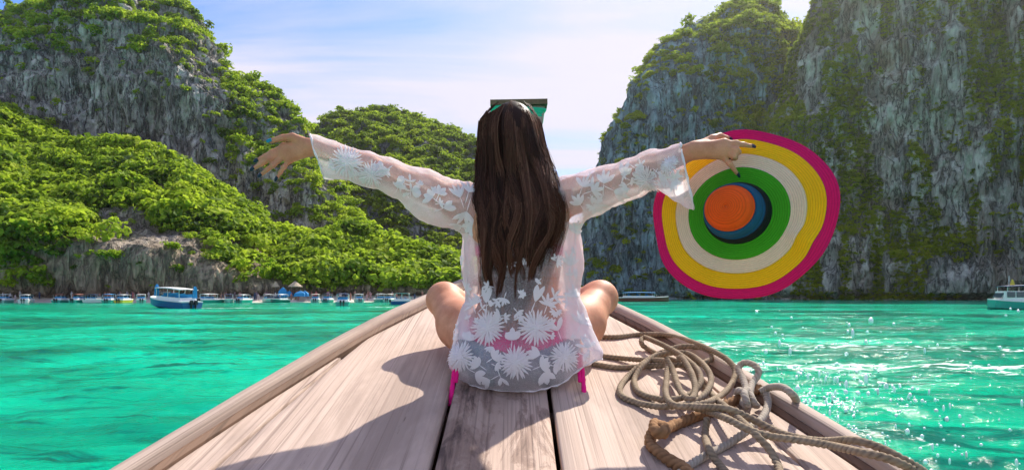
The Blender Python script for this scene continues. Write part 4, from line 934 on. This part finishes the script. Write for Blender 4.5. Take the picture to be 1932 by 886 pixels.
# ------------------------------------------------------------------ boats, beach trees, huts, people far off, spray
def paint(name, c, rough=.35): return simple(name, c, rough, .10, 3.0, .05, .01, .5)
PT = {'white': paint('white_gelcoat', (.78, .79, .78)), 'teal': paint('teal_hull', (.03, .42, .33)), 'mint': paint('mint_hull', (.25, .62, .50)), 'blue': paint('blue_hull', (.01, .13, .33)), 'yellow': paint('yellow_hull', (.72, .55, .05)), 'brown': paint('red_brown_hull', (.17, .06, .04)), 'navy': paint('navy_canvas', (.015, .04, .11), .8), 'sky': paint('blue_canvas', (.02, .25, .55), .8), 'red': paint('rust_canvas', (.36, .13, .09), .8), 'dark': paint('dark_rubber', (.02, .025, .03), .6), 'cream': paint('cream_canvas', (.68, .62, .52), .8), 'dteal': paint('dark_teal_hull', (.01, .13, .12))}
M['glass'] = mat('tinted_glass', lambda t: princ(t, (.03, .06, .08), .06, spec=.8))
def speedboat(loc, yaw, L, B, hull_c, top_c, label, stripe='white', roof_h=1.55, cat='speedboat', group='boats along the beach', long_roof=.55, motors=2, flagc=None, trim=0.0):
    t = tag(empty('speedboat', loc, yaw), label, 'boat', group); t.rotation_euler = (0, trim, yaw); t.scale = (.76,)*3 if group == 'boats along the beach' else (1, 1, 1)
    st = np.linspace(-.5, .5, 15); rh = []; rs = []
    for u in st:
        w = B/2*(1 if u < .05 else math.sqrt(max(0, 1-((u-.05)/.45)**2.2))*.98+.02); sh = .75*B/2.4+.38*max(0, u)**1.6*2; ch = .12+.35*max(0, u-.1)**1.5*2.5; x = u*L
        rh.append([(x, -w, sh), (x, -w*.86, ch), (x, 0, -.30+.9*max(0, u-.25)**1.4*2.2), (x, w*.86, ch), (x, w, sh)])
        rs.append([(x, -w-.03, sh+.02), (x, -w-.03, sh+.16), (x, -w+.10, sh+.18), (x, w-.10, sh+.18), (x, w+.03, sh+.16), (x, w+.03, sh+.02)])
    MB().loft(rh, True, True).build('hull', PT[hull_c], t)
    MB().loft(rs).build('rub_rail', PT[stripe], t)
    zd = .75*B/2.4+.18; rl = L*long_roof; x0 = -L*.40
    MB().box((x0+rl/2, 0, zd+.18), (rl, B*.82, .36), None, .93).build('coaming', PT['white'], t)
    rings = []
    for u in np.linspace(0, 1, 9):
        x = x0+rl*u; cz = zd+roof_h+.10*math.sin(math.pi*u); rings.append([(x, B*.46*k, cz-.10*k*k) for k in (-1, -.6, 0, .6, 1)]+[(x, B*.46*k, cz-.07-.10*k*k) for k in (1, .6, 0, -.6, -1)])
    MB().loft(rings).build('canopy', PT[top_c], t, True)
    for u in (.04, .5, .96):
        for s in (-1, 1): MB().tube([(x0+rl*u, s*B*.40, zd+.3), (x0+rl*u, s*B*.42, zd+roof_h-.12)], .035, 6).build('canopy_post', PT['white'], t)
    mx = Matrix.Rotation(R(-32), 3, 'Y'); MB().box((x0+rl+.25, 0, zd+.62), (.05, B*.72, .62), mx).build('windscreen', M['glass'], t)
    for k in range(motors):
        y = (k-(motors-1)/2)*.6; b = MB().box((-L*.5-.22, y, .95), (.42, .34, .55), None, .8); b.box((-L*.5-.20, y, .3), (.18, .12, .95)); b.build('outboard_motor', PT['dark'], t)
    b = MB()
    for k in range(3): b.box((x0+rl*(.2+.28*k), 0, zd+.42), (.45, B*.7, .14)); b.box((x0+rl*(.2+.28*k)-.22, 0, zd+.62), (.08, B*.7, .38))
    b.build('seat', PT['sky'], t)
    return t
def shoreY(px): return float(interp(px, [(-430, 152), (0, 157), (400, 160), (560, 166), (800, 178), (1080, 187)]))-9.3
ords = ['first', 'second', 'third', 'fourth', 'fifth', 'sixth', 'seventh', 'eighth', 'ninth', 'tenth', 'eleventh', 'twelfth', 'thirteenth', 'fourteenth', 'fifteenth', 'sixteenth', 'seventeenth', 'eighteenth', 'nineteenth']
BL = [(12, 'mint', 'white', 80, 6.5), (52, 'white', 'white', 70, 8.0), (118, 'teal', 'red', 82, 7.5), (155, 'teal', 'red', 100, 7.0), (182, 'white', 'navy', 20, 7.5), (208, 'teal', 'sky', 75, 7.5), (236, 'yellow', 'white', 85, 8), (266, 'mint', 'white', 60, 7.5), (384, 'mint', 'white', 60, 7.5), (400, 'teal', 'white', 120, 8.0), (432, 'mint', 'navy', 70, 7.5), (462, 'teal', 'white', 95, 8.0), (508, 'mint', 'white', 65, 7.5), (527, 'dteal', 'white', 110, 7.0), (596, 'mint', 'cream', 80, 7.5), (620, 'teal', 'navy', 90, 7.5), (676, 'mint', 'white', 70, 8.0), (716, 'teal', 'white', 60, 8.5), (738, 'mint', 'cream', 100, 8)]
cname = {'mint': 'mint green', 'white': 'white', 'teal': 'teal', 'yellow': 'yellow', 'dteal': 'dark teal', 'navy': 'navy', 'red': 'rust red', 'sky': 'blue', 'cream': 'cream'}
rb = random.Random(3)
for i, (px, hcx, tcx_, yaw, L) in enumerate(BL):
    Y = shoreY(px)-rb.uniform(.5, 5); x = (px-CX)/F*Y
    speedboat((x, Y, 0), R(-yaw+rb.uniform(-8, 8)) if rb.random() < .5 else R(180-yaw), L, 2.5, hcx, tcx_, '%s speedboat with %s canopy, %s along the beach from the photo\'s left edge' % (cname[hcx], cname[tcx_], ords[i]), roof_h=rb.uniform(1.35, 1.65))
Yq = H*F/(575-CY)
speedboat(((648-CX)/F*104, 104, 0), R(100), 7.5, 2.6, 'teal', 'navy', 'teal speedboat with navy canopy floating nearest among the moored boats', roof_h=1.5)
speedboat(((765-CX)/F*118, 118, 0), R(12), 6.5, 2.6, 'blue', 'dteal', 'blue boat with dark cabin moored beside the woman\'s bent knee', group='boats along the beach', roof_h=1.6)
ab = speedboat(((325-CX)/F*88, 88, .05), R(150), 8.2, 2.9, 'blue', 'white', 'blue and white speedboat under way trailing a foam wake', group='boats under way', roof_h=1.5, long_roof=.62, trim=-.06)
for x, y in ((-3.2, -.9), (2.0, .9)):     # folded blue side curtains at the canopy ends
    b = MB().box((x, y, 2.05), (.35, .5, 1.25), None, .8).box((x, y, 2.75), (.25, .35, .35), None, .6); b.build('rolled_curtain', PT['sky'], ab)
speedboat(((1214-CX)/F*176, 176, 0), R(2), 13.2, 3.0, 'brown', 'sky', 'long red-brown boat with blue awning lying before the right cliffs', group='boats under the cliffs', roof_h=1.25, long_roof=.62, motors=0)
speedboat(((1926-CX)/F*78, 78, 0), R(168), 6.8, 2.8, 'teal', 'navy', 'white cabin boat with dark windows at the photo\'s right edge', group='boats under way', roof_h=1.7, long_roof=.7)
cb = [o for o in bpy.data.objects if o.name.startswith('speedboat')][-1]
b = MB()
for s in (-1, 1):
    for k in range(5): b.box((-2.3+k*.95, s*1.18, 1.75), (.78, .05, .62))
b.build('cabin_window', M['glass'], cb)
MB().box((0, 0, 1.62), (4.6, 2.3, 1.05), None, .92).build('cabin', PT['white'], cb); MB().tube([(1.2, 0, 2.5), (1.2, 0, 3.9)], .03, 6).build('mast', PT['white'], cb)
MB().box((.85, 0, 3.1), (.6, .05, .75), None, .2).build('flag', PT['yellow'], cb)

# trees standing behind the sand
def bark(t): return princ(t, ramp(t, noise(t, mapping(t, objc(t), (3, 3, .6)), 2.0, 5), (.3, (.12, .09, .07)), (.7, (.26, .21, .17))), .9, spec=.1)
M['bark'] = mat('tree_bark', bark)
def leafm(t):
    rnd = node(t, 'ShaderNodeObjectInfo').outputs['Random']; n = noise(t, objc(t), 1.3, 3)
    c = ramp(t, math_n(t, 'ADD', math_n(t, 'MULTIPLY', rnd, .6), math_n(t, 'MULTIPLY', n, .4)), (.1, (.03, .085, .012)), (.5, (.085, .19, .014)), (.9, (.20, .32, .02)))
    return node(t, 'ShaderNodeMixShader', None, Fac=.32, i1=princ(t, c, .65, spec=.2).outputs[0], i2=node(t, 'ShaderNodeBsdfTranslucent', None, Color=mixc(t, .5, c, (.30, .45, .02))).outputs[0])
M['tree_leaf'] = mat('broad_leaf', leafm)
def tree_mesh(seed):
    g = np.random.default_rng(seed); tr = MB()
    tr.tube(spline([(0, 0, -.4), (g.normal(0, .1), g.normal(0, .1), .9), (g.normal(0, .25), g.normal(0, .2), 2.0), (g.normal(0, .35), g.normal(0, .3), 3.4)], 4), [.16-.008*k for k in range(13)], 7)
    V, Fc = [], []; lob = []
    for k in range(9):
        a = g.uniform(0, 6.28); d = g.uniform(.2, 1.25); c = np.array((math.cos(a)*d, math.sin(a)*d, g.uniform(2.3, 4.7)-d*.35)); lob.append((c, g.uniform(.6, 1.05)))
        tr.tube([(0, 0, 1.5), tuple(c*.55+np.array((0, 0, .7))), tuple(c)], [.07, .05, .02], 5)
    for i in range(420):
        c, r = lob[g.integers(9)]; d = g.normal(size=3); d /= np.linalg.norm(d); p = c+d*r*g.uniform(.6, 1.05)*np.array((1, 1, .75))
        n = d+g.normal(size=3)*.5; n /= np.linalg.norm(n); u = np.cross(n, g.normal(size=3)); u /= np.linalg.norm(u); w = np.cross(n, u); s = g.uniform(.12, .26)
        b = len(V); V += [p-u*s, p-w*s*.6, p+u*s, p+w*s*.6]; Fc.append((b, b+1, b+2, b+3))
    return tr, V, Fc
protos = []
for k in range(5):
    tr, V, Fc = tree_mesh(100+k)
    a = bpy.data.meshes.new('trunk'); a.from_pydata(tr.v, [], tr.f); a.materials.append(M['bark']); c = bpy.data.meshes.new('crown'); c.from_pydata([tuple(v) for v in V], [], Fc); c.materials.append(M['tree_leaf']); protos.append((a, c))
for k in range(34):
    px = 545+k*10.0+rb.uniform(-5, 5); Yt = shoreY(px)+9.3+rb.uniform(1, 9); s = rb.uniform(.9, 1.55)*(1.15 if k % 3 else .85)
    t = tag(empty('beach_tree', ((px-CX)/F*Yt, Yt, 1.7), rb.uniform(0, 6.28)), 'bright green tree in the row behind the beach', 'tree', 'trees behind the beach'); t.scale = (s, s, s*rb.uniform(.9, 1.2))
    a, c = protos[k % 5]; link(bpy.data.objects.new('trunk', a), t); link(bpy.data.objects.new('crown', c), t)
M['thatch'] = simple('thatch', (.50, .40, .29), .95, .3, 6, .5, .05, .1)
def hut(px, Y, w, label):
    t = tag(empty('thatched_hut', ((px-CX)/F*Y, Y, 1.4)), label, 'hut')
    rings = [[(math.cos(a)*r, math.sin(a)*r, z) for a in np.linspace(0, 6.283, 14, endpoint=False)] for r, z in ((w, 2.2), (w*.96, 2.35), (w*.5, 3.0), (w*.08, 3.55))]; MB().loft(rings).build('roof', M['thatch'], t)
    for a in range(4): MB().tube([(math.cos(a*1.57+.78)*w*.7, math.sin(a*1.57+.78)*w*.7, 0), (math.cos(a*1.57+.78)*w*.7, math.sin(a*1.57+.78)*w*.7, 2.3)], .07, 6).build('post', M['bark'], t)
hut(557, 161.5, 1.7, 'thatched hut with pale conical roof on the beach')
hut(520, 162.5, 1.0, 'small thatched parasol on the beach left of the blue tents')
for px, Y, w, lab in ((534, 160, 1.0, 'tall blue beach tent next to the small thatched parasol'), (546, 160.5, .8, 'smallest blue beach tent between the tall one and the hut'), (567, 160, 1.3, 'blue beach tent beside the big thatched hut'), (575, 160.4, .9, 'blue beach tent farthest along from the small parasol')):
    t = tag(empty('beach_tent', ((px-CX)/F*Y, Y, 1.35)), lab, 'tent', 'blue tents on the beach'); h_ = 2.1 if px == 534 else 1.3
    MB().loft([[(-w, -w*.8, 0), (w, -w*.8, 0), (w, w*.8, 0), (-w, w*.8, 0)], [(-w*.85, -w*.6, h_*.6), (w*.85, -w*.6, h_*.6), (w*.85, w*.6, h_*.6), (-w*.85, w*.6, h_*.6)], [(-w*.12, -.1, h_), (w*.12, -.1, h_), (w*.12, .1, h_), (-w*.12, .1, h_)]]).build('canvas', PT['sky'], t); MB().tube([(0, 0, 0), (0, 0, h_+.2)], .03, 6).build('pole', PT['white'], t)
# bathers and day trippers on the sand: too far off to count
cv = MB(); cmat = mat('swimwear_crowd', lambda t: princ(t, ramp(t, node(t, 'ShaderNodeTexWhiteNoise', {'noise_dimensions': '1D'}, W=math_n(t, 'FLOOR', math_n(t, 'MULTIPLY', node(t, 'ShaderNodeSeparateXYZ', None, Vector=pos(t)).outputs[0], .9))).outputs[0], (.1, (.05, .07, .14)), (.35, (.42, .22, .15)), (.55, (.5, .3, .22)), (.75, (.5, .08, .1)), (.95, (.6, .6, .6))), .8, spec=.2))
for k in range(120):
    px = rb.choice([rb.uniform(-20, 330), rb.uniform(380, 600), rb.uniform(440, 860)]); off = rb.uniform(2.4, 8.5); Y = shoreY(px)+off; x = (px-CX)/F*Y; z = float(np.interp(off-9.3, [-9.5, -8, -5, 0], [-.35, .08, .75, 1.45])); h_ = rb.uniform(1.35, 1.75); w = h_*.11
    def ring(zz_, a, b_, dx=0): return [(x+dx+math.cos(q)*a, Y+math.sin(q)*b_, z+zz_*h_) for q in np.linspace(0, 6.283, 7, endpoint=False)]
    for s in (-1, 1): cv.loft([ring(0, w*.35, w*.35, s*w*.5), ring(.26, w*.45, w*.45, s*w*.45), ring(.5, w*.6, w*.5, s*w*.4)]); cv.loft([ring(.45, w*.22, w*.22, s*w*1.5), ring(.66, w*.28, w*.28, s*w*1.3), ring(.80, w*.35, w*.3, s*w*1.0)])
    cv.loft([ring(.46, w*1.0, w*.6), ring(.6, w*.85, w*.55), ring(.78, w*1.15, w*.6), ring(.83, w*.5, w*.4), ring(.86, w*.35, w*.35), ring(.93, w*.62, w*.65), ring(1.0, w*.25, w*.25)])
tag(cv.build('beach_crowd', cmat, None, True), 'scattered bathers and day trippers on the far sand', kind='stuff')
# spray thrown up beside the bow
def dropm(t): return princ(t, (.95, .97, .97), .25, spec=.5)
M['drop'] = mat('spray_drop', dropm); gd = np.random.default_rng(4); V, Fc = [], []
ico = [(0, 0, 1), (.894, 0, .447), (.276, .851, .447), (-.724, .526, .447), (-.724, -.526, .447), (.276, -.851, .447), (.724, .526, -.447), (-.276, .851, -.447), (-.894, 0, -.447), (-.276, -.851, -.447), (.724, -.526, -.447), (0, 0, -1)]
icf = [(0, 1, 2), (0, 2, 3), (0, 3, 4), (0, 4, 5), (0, 5, 1), (1, 6, 2), (2, 7, 3), (3, 8, 4), (4, 9, 5), (5, 10, 1), (6, 7, 2), (7, 8, 3), (8, 9, 4), (9, 10, 5), (10, 6, 1), (11, 7, 6), (11, 8, 7), (11, 9, 8), (11, 10, 9), (11, 6, 10)]
ico = np.array(ico); nd = 0
while nd < 560:
    Yd = gd.uniform(2.6, 11); x = 1.25+abs(gd.normal(0, 1.1))+Yd*.16*gd.random()+max(0, (Yd-2.6))*.22; z = .05+gd.exponential(.45)
    if z > H-.12 or x < hw(min(Yd, 4.3))+.15: continue
    r = gd.uniform(.005, .0115)*(1+.5*(gd.random() < .12))*Yd/4.5; st_ = np.array((1, 1, gd.uniform(.9, 1.5) if gd.random() < .85 else 3.0))
    b = len(V); V += list(ico*r*st_+np.array((x, Yd, z))); Fc += [(i+b, j+b, k+b) for i, j, k in icf]; nd += 1
tag(mesh_np('water_spray', V, Fc, M['drop']), 'white drops of spray flying beside the bow', kind='stuff')
# ------------------------------------------------------------------ sunlit air
hz = MB().box((0, 190, 90), (1500, 900, 184)).build('haze', mat('thin_haze', lambda t: node(t, 'ShaderNodeEmission')))
t = hz.data.materials[0].node_tree; t.nodes.clear()
pv = node(t, 'ShaderNodeVolumePrincipled', None, Color=(1.0, .97, .93), Density=.0001, Anisotropy=.82)
t.links.new(pv.outputs[0], node(t, 'ShaderNodeOutputMaterial').inputs['Volume'])
tag(hz, 'thin sunlit haze in the air of the bay', kind='stuff')
